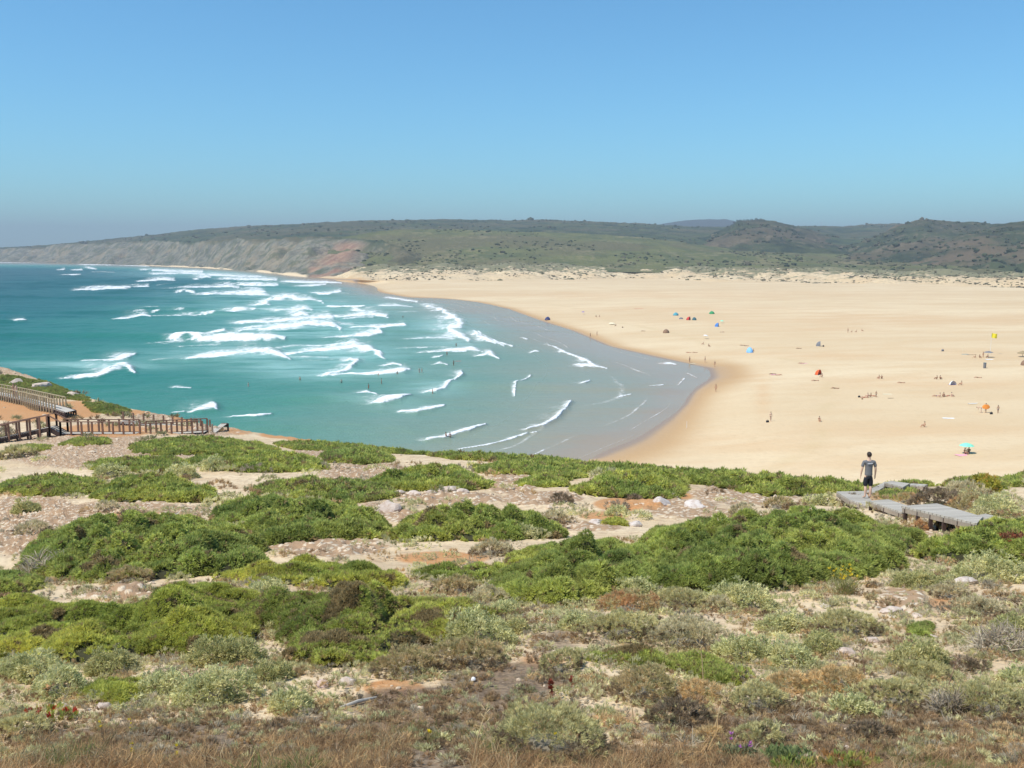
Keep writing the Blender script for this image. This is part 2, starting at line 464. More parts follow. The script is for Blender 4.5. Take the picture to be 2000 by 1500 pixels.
# ------------------------------------------------------------------ beach, dunes and the wet edge
DUNE_FRONT = [(560,541),(640,542),(700,546),(760,549),(880,549),(1000,549),(1150,546),(1250,544),(1400,551),(1500,553),(1740,556),(2000,563),(2400,575)]
DUNE_BACK = [(560,530),(640,524),(760,519),(880,517),(1000,515),(1200,517),(1400,520),(1600,525),(1800,530),(2000,533),(2400,540)]
def pl(pts, x):
    p = np.array(pts, float)
    return np.interp(x, p[:, 0], p[:, 1])
def build_beach():
    P, V = [], []
    for i, p in enumerate(SHORE[:21]): P.append(p); V.append(0.0)
    for p in GREY[:13]: P.append(p); V.append(-1.0)
    for p in DUNE_FRONT[2:]: P.append(p); V.append(3.4)
    for x, y, z in [(2000,930,4.0),(1700,910,2.6),(1500,850,1.8),(1450,760,1.3),(1600,760,1.9),(2000,760,3.0),(1400,690,.9),(1600,650,2.2),(2000,650,3.2),(1200,620,1.4),(1400,600,2.5),(1000,575,1.3),
                    (850,562,1.5),(2400,900,5.),(2400,700,4),(1250,900,.7),(1450,900,1.4),(800,800,-3),(700,650,-3),(500,560,-3),(1430,725,.45)]:
        P.append((x, y)); V.append(z)
    P = np.array(P, float); u, v = _warp(P[:, 0], P[:, 1])
    zf = Rbf(np.stack([u, v], 1), V, 2e-4)
    pxs = np.arange(560, 2420, 4.0)
    vs = np.concatenate([np.linspace(0, 1, 330), ])
    PXg = np.repeat(pxs[None], len(vs), 0)
    fr = pl(DUNE_FRONT, pxs); bk = pl(DUNE_BACK, pxs)
    py_bot = np.full_like(pxs, 1010.0)
    # rows evenly spread in the log of the depression
    PYg = 494 + np.exp(np.log(py_bot - 494)[None] * (1 - vs[:, None]) + np.log(fr - 494)[None] * vs[:, None])
    u, v = _warp(PXg, PYg)
    Zb = zf(u, v)
    X, Y, Z = at_z(PXg, PYg, Zb)
    T = sea_t(PXg, PYg)
    Z = Z + .10 * (fbm(X / 14, Y / 14, 4, 77) - .5) * sstep(0.1, .9, Z) + .075 * (fbm(X / 9, Y / 14, 3, 78) - .5) * (1 - sstep(.5, 1.2, np.abs(Z)))
    # continue over the dunes
    nd = 46
    yf = Y[-1]; zb = Z[-1]
    Xd, Yd, Zd = [], [], []
    a_f = X[-1] / Y[-1]
    for k in range(1, nd + 1):
        s = k / nd
        py = fr + (bk - fr) * s
        yy = yf * (1 + 0.24 * s ** 1.1)
        a, e = ae(pxs, py)
        zz = CZ + e * yy
        hum = sstep(0, .2, s) * (fbm(a_f * yy / 26, yy / 34, 4, 91) - .5) * 9.0
        Xd.append(a_f * yy); Yd.append(yy); Zd.append(zz + hum)
    X = np.concatenate([X, np.array(Xd)]); Y = np.concatenate([Y, np.array(Yd)]); Z = np.concatenate([Z, np.array(Zd)])
    nrow = len(vs)
    T = np.concatenate([T, np.full((nd, T.shape[1]), -2.0)])
    duney = np.zeros_like(X); duney[nrow:] = (np.arange(1, nd + 1) / nd)[:, None]
    # how far the sand lies from the water's edge, in metres
    sx, sy, _ = at_z(np.array([p[0] for p in SHORE[:21]], float), np.array([p[1] for p in SHORE[:21]], float), 0.0)
    D = np.full(X.shape, 1e9)
    for i in range(len(sx) - 1):
        dx, dy = sx[i + 1] - sx[i], sy[i + 1] - sy[i]
        tt = np.clip(((X - sx[i]) * dx + (Y - sy[i]) * dy) / (dx * dx + dy * dy), 0, 1)
        D = np.minimum(D, np.hypot(X - sx[i] - tt * dx, Y - sy[i] - tt * dy))
    wid = np.interp(np.arctan2(Y, X), [0, 9], [1, 1])
    PXa, PYa = pix(X, Y, Z)
    wide = 5.5 + 9 * np.exp(-((PXa - 1230) / 130) ** 2 - ((PYa - 860) / 60) ** 2) + 9 * np.exp(-((PXa - 1420) / 60) ** 2 - ((PYa - 725) / 30) ** 2)
    wet = np.exp(-(D / wide) ** 1.3) * np.where(T > .0, 1, 1)
    # old tide line and gentle tonal bands
    tide = np.exp(-((D - (22 + 14 * fbm(X / 70, Y / 70, 2, 12))) / 1.6) ** 2)
    tone = np.zeros_like(X)
    for bx_, by_, rx, ry, s in [(1490,775,15,50,.6),(1455,732,60,12,.55),(1750,622,450,12,.5),(1250,576,500,7,.45),(1600,692,220,7,.45),(1850,745,220,12,.55),(1700,842,350,14,.4),(1430,862,220,22,.5),(1350,602,260,7,.4),(1580,640,130,4,.6),(1240,700,90,5,.3),(1900,690,150,9,.35),(1560,905,300,14,.4)]:
        tone = np.maximum(tone, s * np.exp(-((PXa - bx_) / rx) ** 2 - ((PYa - by_ - 10 * (fbm(X / 50, Y / 50, 2, 66) - .5)) / ry) ** 2))
    t = NT("beach_sand")
    tn = t.attr("tone")
    wt = t.attr("wet"); dn = t.attr("dune"); td = t.attr("tide")
    big = t.noise(.012, 4, .6, vec=t.mapped((.35, 1, 1)))
    mid = t.noise(.09, 4, .6, vec=t.mapped((.4, 1, 1)))
    fine = t.noise(1.4, 3, .6, vec=t.mapped((.5, 1, 1)))
    c = t.mix(t.ss(big, .35, .65), (.640, .480, .285), (.720, .570, .360))
    c = t.mix(t.math('MULTIPLY', t.ss(mid, .42, .66), .6), c, (.62, .44, .245))
    c = t.mix(t.math('MULTIPLY', tn, t.ss(mid, .25, .55)), c, (.62, .405, .215))
    prints = t.ss(t.noise(.9, 4, .7), .52, .68)
    c = t.mix(t.math('MULTIPLY', prints, .30), c, (.50, .36, .205))
    c = t.mix(t.math('MULTIPLY', t.ss(fine, .45, .8), .14), c, (.55, .42, .26))
    mott = t.ss(t.noise(.28, 5, .72, vec=t.mapped((.7, 1, 1))), .5, .68)
    c = t.mix(t.math('MULTIPLY', mott, .30), c, (.60, .44, .26))
    c = t.mix(t.math('MULTIPLY', td, t.math('MULTIPLY', t.ss(t.noise(.05, 3), .4, .6), .34)), c, (.56, .42, .22))
    c = t.mix(t.math('MULTIPLY', t.ss(wt, .04, .75), .92), c, (.50, .315, .150))
    c = t.mix(t.ss(wt, .86, .985), c, (.33, .235, .16))
    # dune scrub
    sp = t.noise(.16, 5, .7, vec=t.mapped((.55, .5, 1)))
    lev = t.math('ADD', sp, t.math('MULTIPLY', t.math('SUBTRACT', dn, .55), .42))
    gate = t.ss(dn, .02, .12)
    c = t.mix(t.math('MULTIPLY', t.ss(lev, .46, .58), gate), c, (.21, .195, .105))
    c = t.mix(t.math('MULTIPLY', t.math('MULTIPLY', t.ss(t.noise(.33, 4, .7), .5, .62), gate), .4), c, (.20, .17, .10))
    t.base(c); t.rough(t.math('MULTIPLY_ADD', t.ss(wt, .5, .95), -.5, .92)); t.spec(.25)
    t.bump(t.math('ADD', t.math('MULTIPLY', fine, .3), t.math('ADD', mid, t.math('MULTIPLY', t.noise(.9, 4, .7), .5))), .5, .4)
    V = np.stack([X, Y, Z], -1).reshape(-1, 3)
    me = np_mesh("beach", V, grid_faces(*X.shape)[:, ::-1], t.m, {"tone": tone.ravel(), "wet": wet.ravel(), "dune": duney.ravel(), "tide": tide.ravel()}, smooth=True)
    tag(link("beach", me), kind="structure")
    return X, Y, Z
BX, BY, BZ = build_beach()
_bt = Rbf(np.stack([BX[::14, ::18].ravel() / BY[::14, ::18].ravel(), np.log(BY[::14, ::18].ravel())], 1), BZ[::14, ::18].ravel(), 1e-4)
def beach_hit(px, py):
    """point of the beach seen at a photo pixel"""
    a, e = ae(px, py)
    z = 2.0
    for _ in range(6):
        y = (z - CZ) / e
        z = float(_bt(a, np.log(y)))
    return float(a * y), float(y), z

# ------------------------------------------------------------------ hills
def hill_mat(name, green, dark, tan, brown, tan_amt=.5, seed=0, cliff=False):
    t = NT(name)
    off = t.node("ShaderNodeVectorMath", operation='ADD')
    t.l.new(t.pos(), off.inputs[0]); off.inputs[1].default_value = (seed * 371.0, seed * 97.0, 0)
    v = off.outputs[0]
    n1 = t.noise(.0045, 5, .6, vec=v); n2 = t.noise(.022, 5, .68, vec=t.mapped((1, .6, 1), v)); n3 = t.noise(.10, 4, .7, vec=t.mapped((1, .5, 1), v))
    c = t.mix(t.ss(n2, .38, .62), green, dark)
    c = t.mix(t.math('MULTIPLY', t.ss(n1, .46, .60), .85), c, brown)
    c = t.mix(t.math('MULTIPLY', t.ss(n3, .54, .66), .55), c, dark)
    c = t.mix(t.math('MULTIPLY', t.ss(t.math('ADD', t.math('MULTIPLY', n3, .5), t.math('MULTIPLY', t.noise(.011, 5, .6, vec=v), .5)), .52, .59), tan_amt), c, tan)
    if cliff:
        k = t.attr("rock")
        rot = t.node("ShaderNodeMapping"); t.l.new(t.pos(), rot.inputs["Vector"]); rot.inputs["Rotation"].default_value = (0, math.radians(36), 0)
        str_ = t.noise(.05, 5, .68, vec=t.mapped((.6, .6, 2.2), rot.outputs[0]), dist=1.8)
        st2 = t.noise(.02, 4, .6, vec=v)
        rc = t.mix(t.ss(str_, .36, .64), (.115, .115, .092), (.262, .240, .178))
        rc = t.mix(t.math('MULTIPLY', t.ss(st2, .5, .62), .5), rc, (.33, .255, .16))
        rc = t.mix(t.math('MULTIPLY', t.ss(t.noise(.05, 4, .7, vec=v), .48, .62), .7), rc, (.085, .10, .052))
        rc = t.mix(t.attr("red"), rc, t.mix(t.ss(str_, .35, .65), (.26, .15, .105), (.36, .235, .155)))
        rc = t.mix(t.attr("sand"), rc, (.72, .56, .36))
        c = t.mix(k, c, rc)
    t.base(c); t.rough(.95); t.spec(.1)
    t.bump(t.math('ADD', n2, t.math('MULTIPLY', n3, .5)), .8, 6.0)
    return t.m

def hill(crest, base, mat, amp=8, L=120, rows=70, step=5.0, shape=1.0, seed=0, back=500, backdrop=.5, attrs=None, gully=0.0):
    c = np.array(crest, float); b = np.array(base, float)
    pxs = np.arange(c[0, 0], c[-1, 0] + .1, step)
    cpy = np.interp(pxs, c[:, 0], c[:, 1]); cy = np.interp(pxs, c[:, 0], c[:, 2])
    bpy = np.interp(pxs, b[:, 0], b[:, 1]); by = np.interp(pxs, b[:, 0], b[:, 2])
    cx, _, cz = at_y(pxs, cpy, cy); bx, _, bz = at_y(pxs, bpy, by)
    X, Y, Z, W = [], [], [], []
    for k in range(rows):
        v = k / (rows - 1)
        X.append(bx + (cx - bx) * v); Y.append(by + (cy - by) * v)
        Z.append(bz + (cz - bz) * v ** shape); W.append(np.full_like(pxs, v))
    for k in range(1, 13):
        v = k / 12
        f = 1 + v * back / cy
        X.append(cx * f); Y.append(cy * f); Z.append(cz - (cz - bz) * backdrop * v ** 1.5); W.append(np.full_like(pxs, 1 + v))
    X, Y, Z, W = map(np.array, (X, Y, Z, W))
    win = sstep(0, .25, W) * (1 - .72 * sstep(.7, 1.0, W) * (1 - sstep(1.0, 1.3, W)))
    n = fbm(X / L, Y / L, 5, seed + 3, .55) - .5
    Z = Z + amp * 2 * n * win
    if gully:
        g = np.abs(fbm(X / 75, Y / 260, 4, seed + 60) - .5) * 2
        Z = Z - gully * (1 - g) ** 3 * win
    Z = Z + (fbm(X / 14, Y / 14, 3, seed + 9) - .5) * min(5, amp * .5) * sstep(0, .2, W)
    V = np.stack([X, Y, Z], -1).reshape(-1, 3)
    at = {}
    if attrs:
        PX = np.repeat(pxs[None], X.shape[0], 0)
        PXv, PYv = pix(X, Y, Z)
        at = {k: np.clip(f(PXv, PYv, W, X, Y), 0, 1).ravel() for k, f in attrs.items()}
    me = np_mesh("hills", V, grid_faces(*X.shape)[:, ::-1], mat, at, smooth=True)
    tag(link("hills", me), kind="structure")
    return X, Y, Z

GRN, DRK, TAN, BRN = (.080, .098, .040), (.034, .050, .026), (.36, .28, .17), (.150, .115, .070)
m_far = plain("far_mountain_rock", (.05, .06, .05), 1, .1)
m_back = hill_mat("back_hill_scrub", (.078, .098, .044), (.034, .052, .030), TAN, (.10, .095, .055), .18, 1)
m_mid = hill_mat("mid_hill_scrub", (.150, .152, .060), (.098, .112, .048), (.30, .24, .14), (.135, .120, .062), .4, 2)
m_knoll = hill_mat("knoll_scrub", (.065, .078, .036), (.030, .042, .024), (.25, .19, .12), (.12, .095, .058), .4, 3)
m_front = hill_mat("front_hill_scrub", (.068, .080, .036), (.030, .043, .024), (.26, .19, .12), (.145, .105, .065), .4, 4)
m_cliff = hill_mat("coast_cliff", (.085, .100, .048), (.045, .060, .032), TAN, (.12, .105, .060), .25, 5, cliff=True)

hill([(1240,449,5600),(1290,438,5600),(1330,432,5600),(1370,429,5600),(1420,429,5600),(1450,436,5600),(1500,448,5600)], [(1240,470,4800),(1500,470,4800)], m_far, 20, 500, 20, 6, 1, 1)
# distant headland, then the plateau behind the bay
H_BACK = hill([(-900,487,3900),(-200,486,3600),(0,483,3300),(60,480,3200),(140,474,3100),(250,463,3000),(350,452,2900),(480,442,2800),(600,436,2750),(700,431,2700),(880,429,2700),(1000,431,2700),(1050,429,2700),(1200,435,2700),(1260,438,2700),(1350,443,2700),(1500,442,2800),(1600,441,2900),(1650,443,2900),(1700,438,2900),(1760,437,2900),(1900,442,2900),(2300,440,2900)],
     [(-900,498,3350),(-200,496,3100),(0,494,2990),(85,491,2850),(200,487,2620),(280,485,2440),(400,483,2050),(500,480,1800),(600,480,1640),(700,485,1600),(1000,492,1550),(1400,500,1600),(2300,505,1700)], m_back, 9, 210, 70, 5, .8, 11)
H_MID = hill([(640,470,1560),(720,454,1640),(780,448,1700),(900,448,1750),(1000,452,1750),(1150,456,1750),(1250,463,1720),(1350,476,1700),(1450,487,1650),(1560,493,1600),(1700,500,1600),(1900,505,1550),(2400,512,1500)],
     [(640,545,1190),(760,532,1190),(1000,530,1150),(1200,531,1110),(1400,535,1060),(1600,539,1000),(1800,544,960),(2000,548,920),(2400,556,880)], m_mid, 5, 130, 90, 5, .9, 12)
H_KN = hill([(1340,486,2000),(1400,452,2050),(1430,438,2100),(1440,430,2100),(1480,428,2100),(1510,431,2100),(1560,443,2100),(1640,466,2100),(1700,486,2000),(1730,498,2000)],
     [(1340,503,1500),(1730,507,1500)], m_knoll, 10, 120, 60, 4, .9, 13, gully=6)
H_R1 = hill([(1590,500,1750),(1650,488,1800),(1700,465,1850),(1750,440,1900),(1790,428,1900),(1815,426,1900),(1850,430,1900),(1900,433,1900),(1940,437,1900),(2000,432,1900),(2400,428,1900)],
     [(1590,526,1280),(2000,540,1120),(2400,546,1100)], m_knoll, 12, 110, 70, 4, .9, 14, gully=10)
H_R2 = hill([(1740,506,1400),(1790,489,1450),(1850,467,1480),(1900,451,1500),(1950,439,1500),(2000,431,1500),(2100,424,1500),(2400,420,1500)],
     [(1740,540,1100),(1900,545,1040),(2000,548,1010),(2400,556,960)], m_front, 10, 90, 70, 4, .95, 15, gully=8)
# cliff along the coast: foot in the water, top against the plateau
def _rock(px, py, w, X, Y):
    return sstep(1.02, .92, w + .25 * (fbm(X / 60, Y / 60, 3, 6) - .5)) * (1 - sstep(690, 770, px + 60 * (fbm(X / 40, Y / 40, 3, 16) - .5)) * sstep(.02, .3, w))
def _red(px, py, w, X, Y):
    n = fbm(X / 35, Y / 35, 3, 26)
    return np.exp(-((px - 672 + 0.9 * (py - 490)) / 34) ** 2) * sstep(465, 482, py) * (1 - sstep(515, 524, py)) * sstep(.3, .5, n) + sstep(596, 612, px) * sstep(519, 524, py) * (1 - sstep(760, 790, px)) * sstep(.3, .48, n)
def _sand(px, py, w, X, Y):
    return np.maximum((1 - sstep(.05, .11, w)) * (1 - sstep(595, 604, px)) * sstep(260, 300, px) * sstep(.35, .5, fbm(X / 90, Y / 90, 2, 36)), .8 * sstep(700, 735, px) * sstep(.55, .62, fbm(X / 22, Y / 30, 4, 46)))
hill([(-900,490,3300),(-200,489,3050),(0,485,2950),(85,482,2800),(110,477,2720),(140,475,2680),(200,472,2560),(280,470,2380),(400,469,1950),(500,463,1720),(600,461,1560),(700,464,1460),(760,470,1400),(800,490,1350),(850,512,1300)],
     [(-900,511.5,2900),(0,512,2763),(100,513.5,2590),(200,516.5,2300),(300,519.5,2070),(400,523.5,1820),(500,530.5,1510),(560,537.5,1290),(600,541.5,1190),(650,543,1160),(760,535,1180),(850,524,1220)],
     m_cliff, 9, 60, 110, 3, 1.0, 17, 300, .15, {"rock": _rock, "red": _red, "sand": _sand}, gully=16)
# ------------------------------------------------------------------ near ground: the headland the camera stands on
CREST_Y = [(-700,330),(-300,235),(0,186),(100,156),(175,130),(250,110),(420,86),(650,72),(840,62),(1150,54),(1400,48),(1640,46),(1850,48),(2000,50),(2400,56),(2800,60)]
GP = {
 -700: [(1500,6),(1300,10),(1150,16),(1000,31),(880,70),(800,120),(740,175),(690,260)],
 -300: [(1500,6),(1300,10),(1150,16),(1000,31),(880,70),(800,120),(740,170),(686,235)],
 0: [(1500,6),(1300,10),(1150,16),(1000,30),(880,66),(800,112),(770,140),(712,186)],
 200: [(1500,6),(1300,9.8),(1150,16),(1000,29),(880,60),(840,78),(800,108),(781,125)],
 400: [(1500,6),(1300,9.6),(1150,15.5),(1000,28),(900,50),(860,70),(832,86)],
 700: [(1500,6),(1300,9.5),(1150,15),(1000,27),(920,44),(884,62),(874,70)],
 1000: [(1500,6),(1300,9.3),(1150,14.8),(1000,27),(930,41),(900,57)],
 1300: [(1500,6),(1300,9.3),(1150,14.6),(1000,28),(950,37),(922,50)],
 1650: [(1500,6),(1300,9.2),(1150,14.5),(1050,22),(1000,29.5),(972,36),(952,46)],
 2000: [(1500,5.8),(1300,9.2),(1150,14.5),(1050,23),(970,36),(940,50)],
 2400: [(1500,5.8),(1300,9.2),(1150,14.5),(1050,23),(970,36),(935,55)],
 2800: [(1500,5.8),(1300,9.2),(1150,14.5),(1050,23),(970,36),(935,58)],
}
_gq, _ge = [], []
for px, rows in GP.items():
    for py, y in rows:
        a, e = ae(px, py)
        _gq.append((float(a), math.log(y))); _ge.append(float(e))
_GE = Rbf(_gq, _ge, 1e-4)
_ga = np.linspace(-1.12, 1.12, 700); _gl = np.linspace(math.log(5.0), math.log(345), 420)
_gt = _GE(_ga[:, None], _gl[None])
def G_E(a, l):
    a, l = np.broadcast_arrays(np.asarray(a, float), np.asarray(l, float))
    u = np.clip((a - _ga[0]) / (_ga[1] - _ga[0]), 0, 698.999); v = np.clip((l - _gl[0]) / (_gl[1] - _gl[0]), 0, 418.999)
    i = u.astype(int); j = v.astype(int); u = u - i; v = v - j
    return (_gt[i, j] * (1 - u) + _gt[i + 1, j] * u) * (1 - v) + (_gt[i, j + 1] * (1 - u) + _gt[i + 1, j + 1] * u) * v
_ca = np.array([float(ae(p, 880)[0]) for p, _ in CREST_Y]); _cy = np.array([y for _, y in CREST_Y], float)

# patches of the ground as (photo x, photo y, radius x, radius y, kind, strength): o = bare orange earth, b = brown litter, s = pale rubble
PATCH = [(60,805,110,22,'o',1),(150,800,60,20,'o',.9),(200,842,110,16,'o',.9),(40,790,60,14,'o',1),(330,840,80,14,'o',.5),(268,806,30,6,'o',1),(358,818,28,8,'o',1),(560,848,60,10,'o',1),(600,856,50,8,'o',.9),(470,842,40,10,'o',.5),
         (1230,985,80,16,'o',.95),(1180,1008,60,12,'o',.7),(1320,970,40,10,'o',.7),(860,1090,110,16,'o',.7),(260,1010,70,10,'o',.6),(1700,970,40,8,'o',1),(1850,1180,60,16,'o',.6),(770,1345,70,20,'o',.9),(120,1350,90,24,'o',.6),(1060,1290,60,22,'o',.5),(1180,1405,110,30,'o',.45),
         (640,935,40,10,'o',.35),(950,1035,20,10,'o',.5),
         (400,1460,400,60,'b',1),(900,1380,260,45,'b',.9),(1000,1330,160,40,'b',.7),(1650,1420,420,50,'b',1),(1900,1400,200,60,'b',.9),(700,1440,300,50,'b',.9),(1080,1250,60,40,'b',.5),(1000,1490,500,40,'b',.8),(1780,1060,30,40,'b',.6),(1550,1490,500,40,'b',.9),
         (1250,1425,130,30,'s',.5)]
ROCKY = [(190,890,190,30,1),(60,1010,120,45,.9),(240,1000,200,22,.7),(720,925,110,22,1),(880,975,120,14,1),(800,1010,60,14,.9),(1000,945,60,25,.9),(640,1070,130,22,.9),(250,1160,130,14,1),(1060,975,90,16,1),(1300,988,120,12,1),
         (1150,1030,70,10,.8),(1450,970,120,25,.7),(620,885,60,10,.8),(1390,1005,150,14,.5),(1830,1040,80,20,.5),(1760,1180,60,40,.6),(60,720,80,20,.9),(110,745,60,12,.6),(430,905,30,18,.6),(330,905,100,12,.5),(1700,985,60,14,.3),(40,1060,60,30,.9),(180,860,200,14,.6),(420,840,90,14,.7),(300,815,60,10,.7),(740,1000,60,20,.6)]
def blob_sum(px, py, L, kind=None):
    s = np.zeros(np.broadcast(px, py).shape)
    for p in L:
        if kind is not None and p[4] != kind: continue
        w = p[5] if kind is not None else p[4]
        d = ((px - p[0]) / p[2]) ** 2 + ((py - p[1]) / p[3]) ** 2
        s = np.maximum(s, w * (1 - sstep(.5, 1.25, np.sqrt(d))))
    return s

def ground_z(x, y, detail=True):
    x = np.asarray(x, float); y = np.asarray(y, float)
    a = np.clip(x / y, -1.1, 1.1)
    yc = np.interp(a, _ca, _cy)
    yy = np.clip(y, 5.2, None)
    e = G_E(a, np.log(np.minimum(yy, yc)))
    z = CZ + e * np.minimum(yy, yc)
    # under and behind the camera the slope goes on upward to its feet
    z = z + np.clip(5.2 - y, 0, 9) * 0.30 * np.exp(-np.clip(5.2 - y, 0, 9) / 9)
    over = np.clip(y - yc, 0, None)
    z = z - over * .75 * sstep(0, 10, over) - over * .18
    if detail:
        z = z + .35 * (fbm(x / 5.5, y / 5.5, 3, 101) - .5) * sstep(6, 14, y) + .10 * (fbm(x / 1.1, y / 1.1, 3, 105) - .5)
    return z

_YS = np.exp(np.linspace(math.log(4.5), math.log(300), 900))
def ground_hit(px, py):
    """points of the near ground seen at photo pixels (arrays)"""
    a, e = ae(px, py)
    a = np.atleast_1d(a); e = np.atleast_1d(e)
    yc = np.interp(a, _ca, _cy)
    Y = np.minimum(_YS[None, :], yc[:, None])
    Zs = CZ + G_E(np.repeat(a[:, None], Y.shape[1], 1), np.log(np.clip(Y, 5.2, None))) * Y
    under = (CZ + e[:, None] * Y) <= Zs
    i = np.where(under.any(1), under.argmax(1), Y.shape[1] - 1)
    y = np.minimum(_YS[i], yc)
    x = a * y
    return x, y, ground_z(x, y)

def build_ground():
    acol = np.concatenate([np.linspace(-1.0, -.58, 40, endpoint=False), np.linspace(-.58, .58, 620), np.linspace(.581, 1.0, 40)])
    t1 = np.exp(np.linspace(math.log(5.0), math.log(1.0), 420))
    yc = np.interp(acol, _ca, _cy)
    near = np.exp(np.log(1.2) + (np.log(yc) - np.log(1.2))[None] * np.linspace(0, 1, 470)[:, None])
    far = yc[None] + (np.linspace(0, 1, 40)[1:, None] ** 1.3) * 75.0
    Y = np.concatenate([near, far])
    X = acol[None] * Y
    Z = ground_z(X, Y)
    PX, PY = pix(X, np.maximum(Y, 2.5), Z)
    rk = blob_sum(PX, PY, ROCKY)
    rk = np.clip(rk + .35 * (fbm(X / 2.5, Y / 2.5, 3, 140) - .55), 0, 1)
    rk = np.where(Y > yc[None] + .2, .5 + 0 * rk, rk)
    led = vnoise(X / .55, Y / .55, 150); led2 = vnoise(X / .23, Y / .23, 151)
    Z = Z + rk * (.10 * sstep(.45, .75, led) + .08 * sstep(.4, .8, led2))
    og = np.clip(blob_sum(PX, PY, PATCH, 'o') * (1.25 - .6 * fbm(X / 1.7, Y / 1.7, 3, 160)), 0, 1)
    br = np.clip(blob_sum(PX, PY, PATCH, 'b') * (1.3 - .7 * fbm(X / .9, Y / .9, 3, 161)), 0, 1)
    pa = blob_sum(PX, PY, PATCH, 's')
    t = NT("headland_soil")
    o = t.attr("orange"); b = t.attr("litter"); r = t.attr("rocky")
    n1 = t.noise(.5, 4, .6); n2 = t.noise(3.5, 4, .65); n3 = t.noise(16, 3, .7)
    st = t.voro(5.5); stc = t.voro(5.5, out="Color"); st2 = t.voro(16.0, out="Color")
    sep = t.node("ShaderNodeSeparateColor"); t.l.new(stc, sep.inputs[0])
    sep2 = t.node("ShaderNodeSeparateColor"); t.l.new(st2, sep2.inputs[0])
    nb = t.noise(.22, 4, .65)
    base = t.mix(t.ss(n1, .35, .65), (.64, .485, .300), (.72, .57, .375))
    base = t.mix(t.math('MULTIPLY', t.ss(nb, .45, .62), .55), base, (.47, .35, .22))
    base = t.mix(t.math('MULTIPLY', t.ss(n2, .45, .7), .6), base, (.36, .235, .145))
    rub = t.mix(sep.outputs[0], (.63, .51, .36), (.77, .665, .505))
    rub = t.mix(t.math('MULTIPLY', sep2.outputs[1], .55), rub, (.44, .32, .22))
    rub = t.mix(t.ss(st, .30, .48), rub, (.38, .25, .15))
    c = t.mix(t.ss(t.math('ADD', r, t.math('MULTIPLY', t.math('SUBTRACT', n2, .5), .8)), .22, .5), base, rub)
    ora = t.mix(t.ss(n2, .35, .68), (.52, .25, .10), (.47, .27, .13))
    ora = t.mix(t.ss(n3, .5, .75), ora, (.58, .36, .19))
    c = t.mix(t.ss(t.math('ADD', o, t.math('MULTIPLY', t.math('SUBTRACT', n1, .5), .5)), .25, .6), c, ora)
    lit = t.mix(t.ss(n3, .38, .62), (.115, .080, .055), (.245, .175, .115))
    lit = t.mix(t.math('MULTIPLY', t.ss(n2, .5, .68), .6), lit, (.30, .20, .12))
    c = t.mix(t.math('MULTIPLY', t.ss(t.math('ADD', b, t.math('MULTIPLY', t.math('SUBTRACT', n2, .5), .9)), .2, .6), .92), c, lit)
    t.base(c); t.rough(.95); t.spec(.15)
    t.bump(t.math('ADD', t.math('MULTIPLY', n3, .35), t.math('ADD', n2, t.math('MULTIPLY', t.ss(st, .5, .1), t.math('MULTIPLY', r, .6)))), .75, .06)
    V = np.stack([X, Y, Z], -1).reshape(-1, 3)
    me = np_mesh("ground", V, grid_faces(*X.shape)[:, ::-1], t.m, {"orange": og.ravel(), "litter": br.ravel(), "rocky": rk.ravel()}, smooth=True)
    tag(link("ground", me), kind="structure")
build_ground()

# ------------------------------------------------------------------ plants: leaf meshes
def foliage_mat(name, trans=.25, rough=.7, spec=.25):
    t = NT(name)
    c = t.attr("Col", True)
    t.base(c); t.rough(rough); t.spec(spec)
    tr = t.node("ShaderNodeBsdfTranslucent"); t.l.new(c, tr.inputs[0])
    mx = t.node("ShaderNodeMixShader"); mx.inputs[0].default_value = trans
    t.l.new(t.bsdf.outputs[0], mx.inputs[1]); t.l.new(tr.outputs[0], mx.inputs[2])
    t.l.new(mx.outputs[0], t.out.inputs["Surface"])
    return t.m
M_LEAF = foliage_mat("leaf", .42)
M_DRY = foliage_mat("dry_stem", .30, .9, .1)
M_CORE = plain("dark_twigs", (.052, .050, .026), .95, .1, .4, 9)  # dark colour stands in for shade inside the plants
M_CORE_GREY = plain("grey_twigs", (.20, .175, .13), .95, .1, .4, 14)

def sprig(n, spread, width, rng, bend=.0, up=.35, base=.0, lmin=.6):
    """n pointed blades fanning from the origin, unit length; bent blades get two segments"""
    V, Fc, T = [], [], []
    for k in range(n):
        ph = rng.uniform(0, 2 * math.pi); th = spread * math.sqrt(rng.uniform(0, 1))
        d = np.array([math.sin(th) * math.cos(ph), math.sin(th) * math.sin(ph), math.cos(th) + up]); d /= np.linalg.norm(d)
        s = np.cross(d, rng.normal(size=3)); s /= np.linalg.norm(s)
        L = rng.uniform(lmin, 1.0); w = width * rng.uniform(.7, 1.3)
        o = rng.normal(size=3) * base * np.array([1, 1, .3])
        if bend:
            m = o + d * L * .55
            g = d + np.array([math.cos(ph) * bend, math.sin(ph) * bend, -bend * .6]); g /= np.linalg.norm(g)
            p = [o - s * w * .5, o + s * w * .5, m + s * w * .38, m - s * w * .38, m + g * L * .5]
            i = len(V); V += p; Fc += [(i, i + 1, i + 2), (i, i + 2, i + 3), (i + 3, i + 2, i + 4)]; T += [0, 0, .5, .5, 1]
        else:
            m = o + d * L * .45
            p = [o, m + s * w * .5, o + d * L, m - s * w * .5]
            i = len(V); V += p; Fc += [(i, i + 1, i + 2), (i, i + 2, i + 3)]; T += [0, .45, 1, .45]
    return np.array(V), np.array(Fc), np.array(T)
_r = np.random.default_rng(3)
